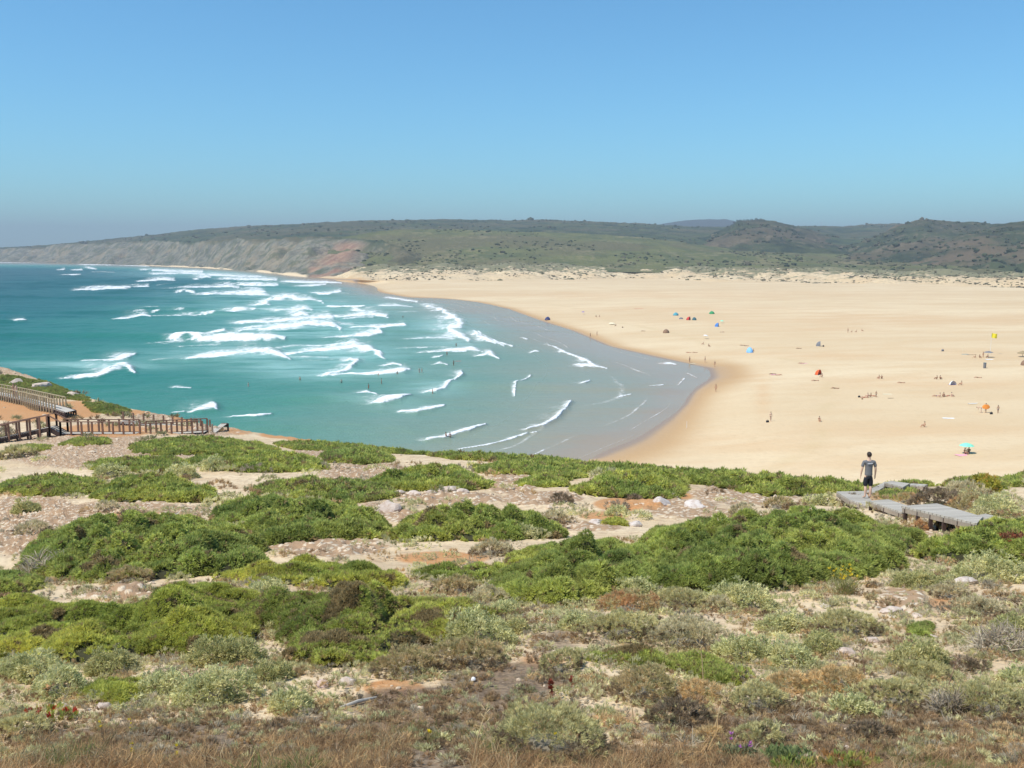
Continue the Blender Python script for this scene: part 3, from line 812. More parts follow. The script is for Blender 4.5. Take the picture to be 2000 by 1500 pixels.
SPRIG = {
 'juniper': [sprig(13, 1.2, .20, _r) for _ in range(6)],
 'juniper_fine': [sprig(22, 1.25, .13, _r) for _ in range(6)],
 'cushion': [sprig(14, .95, .10, _r, up=.5, base=.12) for _ in range(6)],
 'leafy': [sprig(12, 1.25, .22, _r, up=.3, base=.25, lmin=.4) for _ in range(6)],
 'twig': [sprig(7, 1.1, .045, _r, bend=.5, up=.3) for _ in range(6)],
 'grass': [sprig(10, 1.0, .018, _r, bend=.55, up=.9, base=.10) for _ in range(8)],
 'fat': [sprig(9, .9, .26, _r, up=.5, base=.15, lmin=.7) for _ in range(5)],
}
def scatter(kind, P, N, S, C, rng, tip=1.0):
    """leaf sprigs at points P along normals N, sizes S, colours C -> V, F, Col"""
    protos = SPRIG[kind]
    which = rng.integers(0, len(protos), len(P))
    Vs, Fs, Cs = [], [], []
    off = 0
    for j, (pv, pf, pt) in enumerate(protos):
        k = np.where(which == j)[0]
        if not len(k): continue
        n = N[k] / (np.linalg.norm(N[k], axis=1, keepdims=True) + 1e-9)
        r = rng.normal(size=(len(k), 3))
        u = np.cross(n, r); u /= np.linalg.norm(u, axis=1, keepdims=True) + 1e-9
        v = np.cross(n, u)
        M = np.stack([u, v, n], 1)
        W = np.einsum('pi,kij->kpj', pv, M) * S[k][:, None, None] + P[k][:, None, :]
        Vs.append(W.reshape(-1, 3))
        Fs.append((pf[None] + (np.arange(len(k)) * len(pv))[:, None, None] + off).reshape(-1, 3))
        cc = C[k][:, None, :] * (1 + (tip - 1) * pt[None, :, None])
        Cs.append(np.broadcast_to(cc, (len(k), len(pv), 3)).reshape(-1, 3))
        off += len(k) * len(pv)
    return np.concatenate(Vs), np.concatenate(Fs), np.clip(np.concatenate(Cs), 0, 1)

def poly_dist(x, y, poly):
    """signed distance to a polygon, positive inside"""
    p = np.asarray(poly, float); n = len(p)
    D = np.full(x.shape, 1e9); ins = np.zeros(x.shape, bool)
    for i in range(n):
        ax, ay = p[i]; bx, by = p[(i + 1) % n]
        dx, dy = bx - ax, by - ay
        t = np.clip(((x - ax) * dx + (y - ay) * dy) / (dx * dx + dy * dy + 1e-12), 0, 1)
        D = np.minimum(D, np.hypot(x - ax - t * dx, y - ay - t * dy))
        c = ((ay > y) != (by > y)) & (x < dx * (y - ay) / (dy + 1e-12) + ax)
        ins ^= c
    return np.where(ins, D, -D)

def bush_foot(poly, H):
    """outline seen in the photo -> footprint on the ground: the far side is the crown's top edge, so it stands nearer"""
    p = np.array(poly, float)
    p = p.mean(0) + (p - p.mean(0)) * np.array([1.03, 1.0])
    b = p[:, 1].max(); t = p[:, 1].min()
    cx = p[:, 0].mean()
    _, yc, _ = ground_hit(np.array([cx]), np.array([(b + t) / 2]))
    hp = H * F / yc[0]
    w = np.clip((b - p[:, 1]) / (b - t), 0, 1)
    lift = np.minimum(.70 * hp, .55 * (b - t))
    py = p[:, 1] + w * lift
    x, y, _ = ground_hit(p[:, 0], py)
    a = x / y
    need = max(1.0, 2.6 * H) * (1.0 if yc[0] < 40 else 1.5)
    ext = y.max() - y.min()
    if ext < need * 1.8:                                # seen nearly edge on: give it its real depth
        want = np.interp(w, [0, 1], [-.5, .5]) * need
        loc = np.interp(p[:, 0], [p[:, 0].min(), p[:, 0].max()], [0, 1])
        fit = np.polyfit(loc, y, 1) if len(p) > 4 else [0, y.mean()]
        y2 = np.polyval(fit, loc) + want
        k = np.clip((need * 1.8 - ext) / (need * .9), 0, 1)
        y = y * (1 - k) + y2 * k
        x = a * y
    return np.stack([x, y], 1)

GREENS = [np.array(c) for c in [(.430, .455, .110), (.385, .425, .110), (.465, .475, .105), (.405, .440, .115), (.420, .445, .110)]]
def make_bush(name, poly, H, seed, label, cat="bush", group="green bushes on the slope", green=0, brown=.06, bright=1.0):
    rng = np.random.default_rng(seed)
    H = H * .52
    fp = bush_foot(poly, H)
    x0, y0 = fp.min(0); x1, y1 = fp.max(0)
    ym = float(fp[:, 1].mean())
    s = float(np.clip(0.0050 * ym, .052, .24))
    step = s * .50
    gx, gy = np.meshgrid(np.arange(x0, x1, step), np.arange(y0, y1, step * (1.0 if ym < 25 else 1.25)))
    gx = gx.ravel() + rng.uniform(-.5, .5, gx.size) * step; gy = gy.ravel() + rng.uniform(-.5, .5, gy.size) * step
    fsc = min(1.0, .25 * min(x1 - x0, y1 - y0))
    def env(x, y):
        d = poly_dist(x, y, fp) + (.75 * (fbm(x / .9, y / .9, 3, seed) - .5) + .3 * (vnoise(x / .3, y / .3, seed + 3) - .5)) * min(1.5, .5 + H) * fsc
        R = min(1.1, .45 * min(x1 - x0, y1 - y0) + .15)
        k = np.clip(d / R, 0, 1)
        h = H * np.sqrt(np.clip(1 - (1 - k) ** 2, 0, 1)) * (.66 + .42 * fbm(x / 1.9, y / 1.9, 2, seed + 5))
        b = np.abs(2 * vnoise(x / .62, y / .62, seed + 9) - 1); b2 = np.abs(2 * vnoise(x / .27, y / .27, seed + 19) - 1)
        h = h + k * (.62 * (b - .58) + .24 * (b2 - .50)) * min(1, H / .6 + .2)
        return np.where(d > 0, np.maximum(h, .02), -1), k
    h, k = env(gx, gy)
    cre = np.abs(2 * vnoise(gx / .62, gy / .62, seed + 9) - 1)
    m = (h > 0) & ((cre > .22) | (rng.uniform(size=gx.size) < .22))
    gx, gy, h, k = gx[m], gy[m], h[m], k[m]
    if len(gx) < 4:
        print('EMPTY BUSH', label); return None
    q = .06
    hx = (env(gx + q, gy)[0] - env(gx - q, gy)[0]) / (2 * q); hy = (env(gx, gy + q)[0] - env(gx, gy - q)[0]) / (2 * q)
    hx = np.clip(hx, -2.2, 2.2); hy = np.clip(hy, -2.2, 2.2)
    N = np.stack([-hx, -hy, np.ones_like(hx)], 1)
    ln = np.linalg.norm(N, axis=1); N /= ln[:, None]
    gz = ground_z(gx, gy)
    P = [np.stack([gx, gy, gz + h - s * .25], 1)]; NN = [N]; Sx = [np.full(len(gx), s)]
    # extra sprigs down the sides
    st = np.where((ln > 1.45) | (k < .55))[0]
    for rep in range(2):
        f = rng.uniform(.05, .95, len(st))
        pp = np.stack([gx[st] + rng.normal(size=len(st)) * s * .3, gy[st] + rng.normal(size=len(st)) * s * .3, gz[st] + h[st] * f], 1)
        nn = N[st] * np.array([1.2, 1.2, .5]) + np.array([0, -.25, .1])
        P.append(pp); NN.append(nn); Sx.append(np.full(len(st), s * .95))
    P = np.concatenate(P); NN = np.concatenate(NN) + rng.normal(size=(len(P), 3)) * .28; S = np.concatenate(Sx) * rng.uniform(.75, 1.35, len(P))
    big = fbm(P[:, 0] / 1.3, P[:, 1] / 1.3, 3, seed + 31)
    base = GREENS[green % len(GREENS)]
    clump = vnoise(P[:, 0] / .45, P[:, 1] / .45, seed + 77)
    C = base[None] * (.46 + .62 * big[:, None] + .40 * clump[:, None]) * rng.uniform(.72, 1.3, (len(P), 1)) * bright
    C = C * np.array([1 + .25 * (big - .5), np.ones_like(big), np.ones_like(big)]).T
    br = (rng.uniform(size=len(P)) < brown) | (fbm(P[:, 0] / .5, P[:, 1] / .5, 2, seed + 41) > .83 - brown * .8)
    C[br] = np.array([.36, .27, .125]) * rng.uniform(.6, 1.3, (br.sum(), 1))
    o = empty(name, (float(fp[:, 0].mean()), ym, float(ground_z(fp[:, 0].mean(), ym))))
    V, Fc, Cc = scatter('juniper_fine' if ym < 19 else 'juniper', P, NN, S, C, rng, 1.15)
    L = np.array(o.location)
    link("foliage", np_mesh("foliage", V - L, Fc, M_LEAF, {"Col": Cc}), o)
    # inner branches as one sheet, coloured dark for the shade in the gaps
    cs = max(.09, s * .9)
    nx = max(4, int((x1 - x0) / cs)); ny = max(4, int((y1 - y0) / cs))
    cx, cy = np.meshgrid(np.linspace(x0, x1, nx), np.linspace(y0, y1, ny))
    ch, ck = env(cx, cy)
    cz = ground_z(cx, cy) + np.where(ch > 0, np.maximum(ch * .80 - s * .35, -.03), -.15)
    link("shaded_core", np_mesh("shaded_core", np.stack([cx, cy, cz], -1).reshape(-1, 3) - L, grid_faces(ny, nx, keep=(poly_dist(cx, cy, fp) > -.15)), M_CORE, smooth=True), o)
    tag(o, label, cat, group)
    return o

BUSH = [  # outline in the photo, height, label, shade, brown share
 ([(45,1085),(90,1055),(160,1030),(300,1005),(430,1000),(440,1012),(505,1060),(510,1108),(470,1115),(400,1130),(330,1140),(250,1145),(180,1145),(110,1130),(70,1110)], 1.05, "large green bush with dead grey twigs showing at its left end, before pale rubble", 3, .05),
 ([(428,985),(500,968),(600,970),(700,990),(755,1015),(745,1045),(700,1050),(600,1065),(530,1068),(500,1050),(445,1012)], 1.0, "broad dark green bush behind the largest left-hand one, touching its right shoulder", 3, .04),
 ([(770,1045),(800,1010),(870,995),(960,988),(1040,1000),(1095,1030),(1090,1052),(1000,1060),(900,1062),(800,1060)], .85, "long green bush just below the row of pale boulders in mid slope", 4, .05),
 ([(0,945),(50,930),(130,930),(195,940),(205,958),(150,970),(60,970),(0,968)], .6, "low green bush cut by the photo's edge, beside pale rubble below the railed walkway", 4, .09),
 ([(195,965),(230,932),(300,925),(370,940),(415,965),(405,985),(330,990),(250,985),(200,978)], .75, "rounded green bush with a bright fringe of rubble below it, left of mid slope", 0, .05),
 ([(170,908),(250,895),(340,893),(372,913),(365,932),(300,930),(200,925)], .45, "flat yellow green bush on the rubble flat in front of the railed walkway", 4, .08),
 ([(370,902),(430,885),(520,880),(600,895),(650,915),(600,922),(500,925),(420,922)], .65, "wide green bush with a grey clump at its front left, downhill of the walkway's end", 0, .05),
 ([(260,872),(330,858),(420,855),(500,865),(540,880),(430,886),(330,888),(265,885)], .55, "low wide green bush directly in front of the long level railing", 4, .05),
 ([(635,890),(660,878),(700,872),(745,880),(765,900),(750,908),(690,910),(645,905)], .75, "compact dark rounded green bush standing alone at the brow above the water", 3, .04),
 ([(720,945),(790,922),(860,908),(905,915),(930,940),(965,958),(900,965),(800,962),(740,953)], .7, "lens shaped green bush above the line of pale stones in mid slope", 0, .04),
 ([(500,955),(560,932),(650,937),(760,955),(775,975),(700,985),(600,978),(520,972)], .6, "dull green bush mixed with grey stems, between the rubble path and the dark broad bush", 3, .16),
 ([(930,912),(1010,902),(1100,910),(1145,935),(1100,945),(1010,930),(940,922)], .55, "low spreading green bush near the brow, right of the rubble path", 4, .05),
 ([(1012,948),(1050,928),(1100,938),(1106,953),(1060,958),(1015,956)], .55, "small rounded green bush between two arms of bare rubble", 0, .03),
 ([(1125,965),(1160,937),(1220,922),(1330,932),(1340,955),(1310,973),(1210,972),(1140,970)], .75, "broad green bush with a scalloped lower edge over bare orange sand", 0, .05),
 ([(840,884),(1000,887),(1150,893),(1300,908),(1330,922),(1200,925),(1100,915),(1000,905),(880,896)], .55, "long low green hedge of scrub along the brow above the wet sand", 4, .06),
 ([(1270,918),(1400,911),(1500,922),(1640,930),(1688,942),(1685,960),(1600,972),(1500,970),(1400,950),(1300,936)], .75, "long green thicket along the brow, ending behind the walking man", 0, .07),
 ([(540,862),(640,863),(820,872),(850,886),(750,886),(640,882),(580,877)], .5, "thin strip of green scrub on the brow beside the orange earth edge", 4, .05),
 ([(960,1140),(990,1105),(1040,1062),(1100,1047),(1200,1040),(1260,1060),(1290,1110),(1270,1155),(1200,1170),(1100,1198),(1030,1182)], .95, "tall dense dark green bush in the middle, nearest the silvery spiky shrub", 3, .03),
 ([(1250,1040),(1320,1020),(1450,1005),(1600,995),(1720,1010),(1785,1040),(1735,1080),(1740,1120),(1640,1140),(1530,1160),(1400,1163),(1290,1153),(1285,1090)], 1.08, "largest dense green bush of the slope, below the wooden deck path", 3, .03),
 ([(1785,1090),(1850,1060),(1920,1032),(2010,990),(2080,1010),(2060,1110),(1900,1105),(1820,1108)], 1.0, "green bush hiding the near end of the deck path at the photo's edge", 0, .06),
 ([(-40,1190),(0,1180),(60,1165),(150,1160),(240,1180),(330,1150),(420,1135),(480,1160),(500,1230),(430,1270),(380,1290),(300,1290),(150,1292),(40,1275),(-20,1300)], .75, "big bright yellow green bush at the near left, behind the silvery leafy shrubs", 2, .06),
 ([(425,1122),(560,1090),(640,1085),(700,1112),(790,1112),(780,1150),(700,1165),(600,1165),(500,1150)], .75, "bright green bush in front of the bare rubble strip, left of centre", 2, .05),
 ([(480,1185),(560,1165),(700,1165),(850,1150),(930,1150),(980,1190),(930,1220),(850,1240),(780,1260),(730,1300),(650,1310),(580,1290),(550,1230)], .8, "near central green bush flecked with rusty brown dead patches", 0, .22),
 ([(800,1115),(900,1097),(985,1093),(1000,1130),(950,1142),(850,1132)], .6, "mid green bush squeezed between the tall dark one and the orange strip of sand", 4, .06),
 ([(-40,1100),(0,1103),(40,1105),(70,1125),(50,1155),(-10,1178)], .8, "dark green bush at the photo's left edge, next to the large bush with dead twigs", 3, .04),
 ([(1140,1287),(1200,1257),(1260,1252),(1300,1267),(1400,1272),(1460,1300),(1465,1330),(1400,1338),(1350,1320),(1260,1302),(1180,1300)], .38, "low arched green bush behind the pale domed cushion in the foreground", 1, .16),
 ([(165,1352),(200,1322),(280,1330),(272,1350),(240,1375),(210,1367)], .38, "small fresh green bush rooted on the sand in the near left", 2, .03),
 ([(1180,1022),(1220,1016),(1222,1034),(1186,1033)], .35, "tiny vivid green bush among white boulders in mid slope", 2, .02),
 ([(1772,1216),(1820,1206),(1816,1236),(1780,1236)], .35, "small dark green tuft of a bush among pale stones, right side", 1, .05),
 ([(1700,938),(1760,926),(1830,940),(1800,952),(1740,952)], .6, "green mound bush just behind the far deck section", 0, .05),
 ([(1850,938),(1900,930),(1955,930),(1960,955),(1900,962),(1860,952)], .8, "green bush with a yellowed side at the brow, right of the deck path", 4, .22),
 ([(1955,935),(2010,922),(2100,925),(2080,955),(1980,955)], .8, "green bush at the brow on the photo's right edge", 0, .05),
 ([(1718,962),(1760,950),(1800,968),(1780,980),(1735,978)], .4, "little green bush inside the bend of the deck path", 4, .1),
 ([(-30,737),(20,733),(70,742),(105,757),(90,766),(20,764)], .8, "flat green bush on the far headland above the upper railing, at the photo's edge", 3, .06),
 ([(75,722),(110,731),(150,745),(172,766),(150,771),(112,757),(85,738)], .8, "dark green bush capping the tip of the far headland", 3, .05),
 ([(40,748),(100,752),(150,770),(175,783),(120,780),(70,765)], .7, "green bush on the headland between the pale ledge and the upper walkway", 3, .07),
 ([(165,782),(220,790),(255,803),(225,812),(180,802)], .6, "dark green bush trailing down the headland's edge beside the sea", 3, .05),
 ([(118,872),(150,857),(208,858),(214,870),(160,876)], .5, "small green bush under the bend of the railed walkway", 4, .04),
 ([(30,880),(60,868),(95,872),(92,880),(55,884)], .45, "little green bush below the sloping ramp of the walkway", 4, .06),
]
for i, (poly, H, lab, g, br) in enumerate(BUSH):
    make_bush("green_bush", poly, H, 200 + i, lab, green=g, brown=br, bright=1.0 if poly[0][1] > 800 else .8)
# ------------------------------------------------------------------ small shrubs
def foot(px, py):
    x, y, z = ground_hit(np.array([float(px)]), np.array([float(py)]))
    return float(x[0]), float(y[0]), float(z[0])

LOOK = {  # leaf kind, colours, height ratio, leaf size, density
 'cushion': ('cushion', [(.335, .325, .185), (.39, .37, .215), (.30, .285, .16)], .34, .040, 1.0),
 'grey':    ('cushion', [(.36, .335, .235), (.42, .385, .28), (.31, .285, .20)], .34, .040, 1.0),
 'straw':   ('cushion', [(.41, .315, .18), (.45, .35, .21), (.34, .27, .16)], .34, .040, 1.0),
 'tan':     ('cushion', [(.33, .27, .165), (.28, .25, .14), (.37, .31, .20)], .34, .040, 1.0),
 'rust':    ('cushion', [(.38, .25, .145), (.34, .26, .15), (.33, .30, .18)], .32, .040, 1.0),
 'silver':  ('leafy', [(.37, .375, .215), (.31, .325, .18), (.42, .415, .25)], .42, .050, .85),
 'olive':   ('leafy', [(.30, .30, .15), (.26, .265, .13), (.35, .335, .18)], .42, .048, .95),
 'twigs':   ('twig', [(.25, .22, .19), (.31, .28, .24), (.20, .17, .14)], .42, .20, .22),
 'dark':    ('cushion', [(.17, .135, .10), (.20, .16, .125), (.13, .105, .075)], .38, .045, 1.0),
 'yellow':  ('juniper', [(.30, .25, .05), (.26, .26, .05), (.34, .24, .06)], .6, .075, 1.0),
}
def make_shrub(name, px, py, w, look, seed, label, cat, group, hr=None):
    rng = np.random.default_rng(seed)
    kind, cols, hr0, ls, dens = LOOK[look]
    hr = hr or hr0
    x, y, z = foot(px, py)
    R = w * y / F / 2; H = R * 2 * hr
    y += R * .55; x = x * y / (y - R * .55)
    z = float(ground_z(x, y))
    s = max(ls, .0042 * y) if kind != 'twig' else max(.16, min(.3, R * .8))
    n = int(max(60, dens * 3.6 * R * R * (1 + hr) / (s * .42) ** 2 * .5))
    n = min(n, 11000)
    u = rng.uniform(0, 1, n); ph = rng.uniform(0, 2 * math.pi, n)
    th = np.arccos(1 - u * 1.02)                       # a dome that tucks in a little below its rim
    d = np.stack([np.sin(th) * np.cos(ph), np.sin(th) * np.sin(ph), np.cos(th)], 1)
    lump = fbm(d[:, 0] * 2.6 + seed, d[:, 1] * 2.6 + d[:, 2], 3, seed) - .5
    lb = np.abs(2 * vnoise(d[:, 0] * 4.2 + seed * 1.3, d[:, 1] * 4.2 + d[:, 2] * 2, seed + 2) - 1)
    r = (1 + .62 * lump + .22 * (lb - .5)) * rng.uniform(.88, 1.03, n)
    ell = 1 + .22 * np.sin(ph * 2 + seed)
    P = np.stack([d[:, 0] * R * r * ell, d[:, 1] * R * r * ell, np.maximum(d[:, 2], -.05) * H * r + .01], 1)
    if kind == 'leafy':
        P[:, 2] *= rng.uniform(.55, 1.1, n)
    N = d * np.array([1, 1, 1.0]) + np.array([0, 0, .35]) + rng.normal(size=(n, 3)) * .30
    gx = x + P[:, 0]; gy = y + P[:, 1]
    P[:, 2] += ground_z(gx, gy) - z
    c = np.array(cols) * np.array([1.72, 1.62, 1.38]); ci = (np.clip(fbm(d[:, 0] * 2 + seed, d[:, 1] * 2 + 3, 2, seed + 4) * 1.6 - .3, 0, .999) * len(c)).astype(int)
    C = c[ci] * rng.uniform(.72, 1.25, (n, 1))
    if look in ('cushion', 'grey', 'tan'):
        low = (d[:, 2] < .45)[:, None]
        C = np.where(low & (rng.uniform(size=(n, 1)) < .6), np.array([.27, .20, .125]) * rng.uniform(.7, 1.2, (n, 1)), C)   # dead woody skirt
    V, Fc, Cc = scatter(kind, P, N, s * rng.uniform(.8, 1.35, n), C, rng, 1.12)
    o = empty(name, (x, y, z))
    link("foliage", np_mesh("foliage", V, Fc, M_DRY if kind == 'twig' else M_LEAF, {"Col": Cc}), o)
    # woody inside
    na, nb = 14, 6
    A, B = np.meshgrid(np.linspace(0, 2 * math.pi, na + 1), np.linspace(0, math.pi / 2, nb))
    f = .50 if kind != 'twig' else .25
    k = 1 + .22 * np.sin(A * 2 + seed)
    W = np.stack([np.cos(A) * np.cos(B) * R * f * k, np.sin(A) * np.cos(B) * R * f * k, np.sin(B) * H * f - .04], -1)
    W[..., 2] += ground_z(x + W[..., 0], y + W[..., 1]) - z
    link("stems", np_mesh("stems", W.reshape(-1, 3), grid_faces(nb, na + 1), M_CORE if look in ('olive', 'yellow', 'dark') else M_CORE_GREY, smooth=True), o)
    tag(o, label, cat, group)
    return o

SHRUBS = [  # photo x, y of its foot, width, look, words
 (70,1336,135,'silver',"silver leafed shrub with tall sprays at the near left edge of the bright green bush"),
 (118,1366,120,'silver',"greyish leafy shrub just above the orange earth and red succulents, near left"),
 (215,1322,110,'olive',"olive leafy shrub between two silver ones in front of the bright green bush"),
 (318,1368,95,'silver',"pale leafy shrub immediately beside the small fresh green bush"),
 (418,1378,160,'silver',"widest pale silver leafy shrub of the near left, above the dry grass"),
 (440,1312,135,'olive',"tall olive grey shrub rising against the bright green bush, left of centre"),
 (42,1442,120,'cushion',"grey green cushion in the bottom left corner beside red succulents"),
 (425,1202,78,'grey',"smooth pale grey cushion sitting on top of the bright green mat"),
 (482,1200,60,'silver',"small silver clump right beside the smooth cushion on the green mat"),
 (520,1188,95,'silver',"pale shrub with thin upright sprays at the left shoulder of the near central bush"),
 (572,1245,75,'olive',"yellowish leafy shrub growing into the left flank of the near central bush"),
 (800,1328,135,'tan',"domed olive tan cushion at the front right of the near central bush"),
 (905,1312,150,'tan',"long brownish cushion with a dark hollow below, behind the white pebble"),
 (935,1268,150,'silver',"pale yellowish leafy shrub behind the long brownish cushion"),
 (958,1184,85,'grey',"round grey cushion in the notch between the two central green bushes"),
 (568,1388,95,'silver',"silvery grey shrub left of the two pale stones in the foreground"),
 (528,1338,90,'olive',"mixed leafy clump between the near central bush and the dry grass"),
 (890,1162,90,'tan',"dull brown cushion inside the green of the centre, under the orange strip"),
 (1230,1174,95,'silver',"spiky silver shrub standing tall against the dark central bush"),
 (1232,1204,112,'rust',"rusty orange topped cushion in front of the spiky silver shrub"),
 (1332,1197,105,'cushion',"smooth grey green cushion at the foot of the largest dark bush"),
 (1405,1197,72,'grey',"small slate grey cushion at the foot of the largest dark bush"),
 (1122,1240,70,'silver',"fan shaped silver shrub at the head of the sandy gap, centre"),
 (1212,1258,150,'cushion',"wide pale green cushion behind the low arched green bush"),
 (1345,1272,150,'grey',"broad mixed grey cushion behind the right arm of the low arched bush"),
 (1460,1292,125,'silver',"pale leafy shrub right behind the right end of the low arched bush"),
 (1448,1192,130,'silver',"long silver leafy shrub in front of the right half of the largest bush"),
 (1256,1372,160,'tan',"big pale domed cushion in front of the low arched green bush"),
 (1362,1366,92,'straw',"straw coloured cushion joined to the right of the big pale dome"),
 (1478,1388,130,'cushion',"grey green cushion over brown litter, right of the big pale dome"),
 (1322,1416,112,'dark',"dark grey dead cushion below the big pale dome"),
 (1482,1458,105,'cushion',"small grey green cushion low in the foreground, right of the bare sandy patch"),
 (1390,1446,62,'straw',"narrow straw tuft beside the bare sandy patch"),
 (1070,1478,260,'cushion',"wide flat grey green mat at the bottom centre"),
 (1095,1316,105,'cushion',"low pale cushion above the rusty dock stalk"),
 (1532,1350,92,'straw',"golden cushion, left one of the golden pair above the brown bank"),
 (1625,1352,120,'straw',"golden cushion, right one of the golden pair above the brown bank"),
 (1670,1400,98,'silver',"bright silver spiky shrub standing alone on the brown bank"),
 (1755,1378,140,'cushion',"grey green dome beside the lone silver spiky shrub"),
 (1800,1326,95,'cushion',"pale grey green dome tucked behind the larger pair of domes, right"),
 (1930,1396,175,'cushion',"largest grey green dome at the right edge of the foreground"),
 (1852,1390,72,'twigs',"bare grey twiggy bush in front of the largest grey green dome"),
 (1790,1308,122,'olive',"neat round olive shrub among pale stones, right foreground"),
 (1955,1284,105,'twigs',"tangle of bare grey twigs near the right edge"),
 (1895,1308,55,'dark',"small dark dead cushion next to the grey twig tangle"),
 (1912,1204,92,'grey',"blue grey cushion below the white stone at right"),
 (1540,1304,115,'silver',"pale leafy shrub just behind the golden pair"),
 (1602,1278,100,'olive',"mixed olive shrub up the slope from the golden pair"),
 (1650,1242,135,'cushion',"wide soft grey green shrub left of the bare stony gully"),
 (1530,1238,95,'silver',"silver clump right of the low arched bush and below the largest bush"),
 (1930,1148,135,'silver',"silver leafy shrub below the green bush at the right edge"),
 (1792,1164,95,'olive',"leafy olive shrub between the largest bush and the right edge bush"),
 (1850,1178,80,'grey',"dusty grey cushion left of the white stone at right"),
 (1975,1238,92,'olive',"olive leafy shrub at the right edge beneath the white stone"),
 (1985,1334,75,'silver',"silver leafy clump at the right edge above the largest dome"),
 (1695,1452,75,'dark',"dead brown tussock on the brown bank"),
 (1020,1058,65,'silver',"grey white clump left of the tall dense dark bush"),
 (1082,1020,62,'grey',"blue grey low clump on the sand under the small rounded bush"),
 (1097,984,48,'dark',"dark grey rounded clump on rubble above the blue grey one"),
 (1205,1010,46,'silver',"small silver clump in the middle of the orange sand"),
 (1240,980,30,'dark',"dark dead tuft hanging over the edge of the orange sand"),
 (960,1092,85,'grey',"grey clump at the right end of the orange strip"),
 (258,1022,52,'dark',"dark dead clump on bright rubble behind the large left bush"),
 (212,1006,44,'grey',"grey clump on bright rubble, left of the dark dead one"),
 (52,1004,62,'olive',"olive brown clump on the rubble at far left"),
 (62,1052,72,'grey',"grey clump on the rubble at the left edge, lower than the olive brown one"),
 (88,1122,85,'twigs',"dead grey twigs at the left end of the large left bush"),
 (255,1150,85,'tan',"brown grey cushion at the foot of the large left bush"),
 (30,898,70,'cushion',"grey green clump at the left edge under the walkway ramp"),
 (215,938,60,'silver',"silver clump in front of the flat yellow green bush"),
 (355,936,70,'silver',"silver clump at the right foot of the flat yellow green bush"),
 (420,922,60,'silver',"silver clump at the left foot of the wide green bush under the walkway's end"),
 (1450,1017,65,'grey',"grey clump behind the largest bush's crown"),
 (1520,1000,60,'tan',"brownish clump left of the deck path, behind the largest bush"),
 (1665,992,58,'dark',"dark grey clump under the far corner of the deck path"),
 (1830,998,95,'dark',"brown twiggy clump behind the deck path"),
 (1885,976,82,'grey',"grey rounded clump right behind the brown twiggy one"),
 (1905,1003,100,'rust',"reddish brown low clump behind the near deck section"),
 (1945,1013,105,'silver',"wide silver green clump at the end of the deck path"),
 (1925,968,60,'yellow',"yellow green round bush at the brow, at the photo's right"),
 (1770,985,50,'rust',"rusty grass clump on the sand beside the man's deck"),
 (1600,990,55,'silver',"pale clump left of the man's deck"),
 (1860,1030,60,'silver',"silver shrub beneath the long deck section"),
 (1790,1040,50,'rust',"rusty shrub between the deck path's posts"),
 (985,1215,85,'silver',"silver shrub at the right tip of the near central bush"),
 (1005,1250,60,'olive',"olive clump on the left of the sandy gap, centre"),
]
for i, (px, py, w, look, lab) in enumerate(SHRUBS):
    make_shrub("shrub" if look not in ('twigs', 'dark') else "dead_shrub", px, py, w, look, 700 + i, lab, "shrub", "low shrubs on the headland")

# ------------------------------------------------------------------ loose rocks
def ico(sub):
    bm = bmesh.new(); bmesh.ops.create_icosphere(bm, subdivisions=sub, radius=1)
    V = np.array([v.co for v in bm.verts]); Fc = np.array([[l.vert.index for l in f.loops] for f in bm.faces]); bm.free()
    return V, Fc
ICO1, ICO2, ICO3 = ico(1), ico(2), ico(3)
def rock_shape(V, rng, rough=.35):
    s = rng.integers(1, 9999)
    n = fbm(V[:, 0] * 1.3 + s, V[:, 1] * 1.3 + V[:, 2] * 1.7, 3, int(s)) - .5
    W = V * (1 + rough * 2 * n[:, None])
    for _ in range(5):                                  # broken faces
        d = rng.normal(size=3); d /= np.linalg.norm(d)
        h = W @ d; lim = rng.uniform(.55, .85)
        W = W - np.clip(h - lim, 0, None)[:, None] * d * .85
    return W
tr = NT("limestone")
cc = tr.attr("Col", True)
tr.base(tr.mix(tr.ss(tr.noise(9, 4, .65), .4, .7), cc, tr.mix(.5, cc, (.33, .20, .12)))); tr.rough(.95); tr.spec(.15)
tr.bump(tr.noise(22, 4, .65), .5, .03)
M_ROCK = tr.m
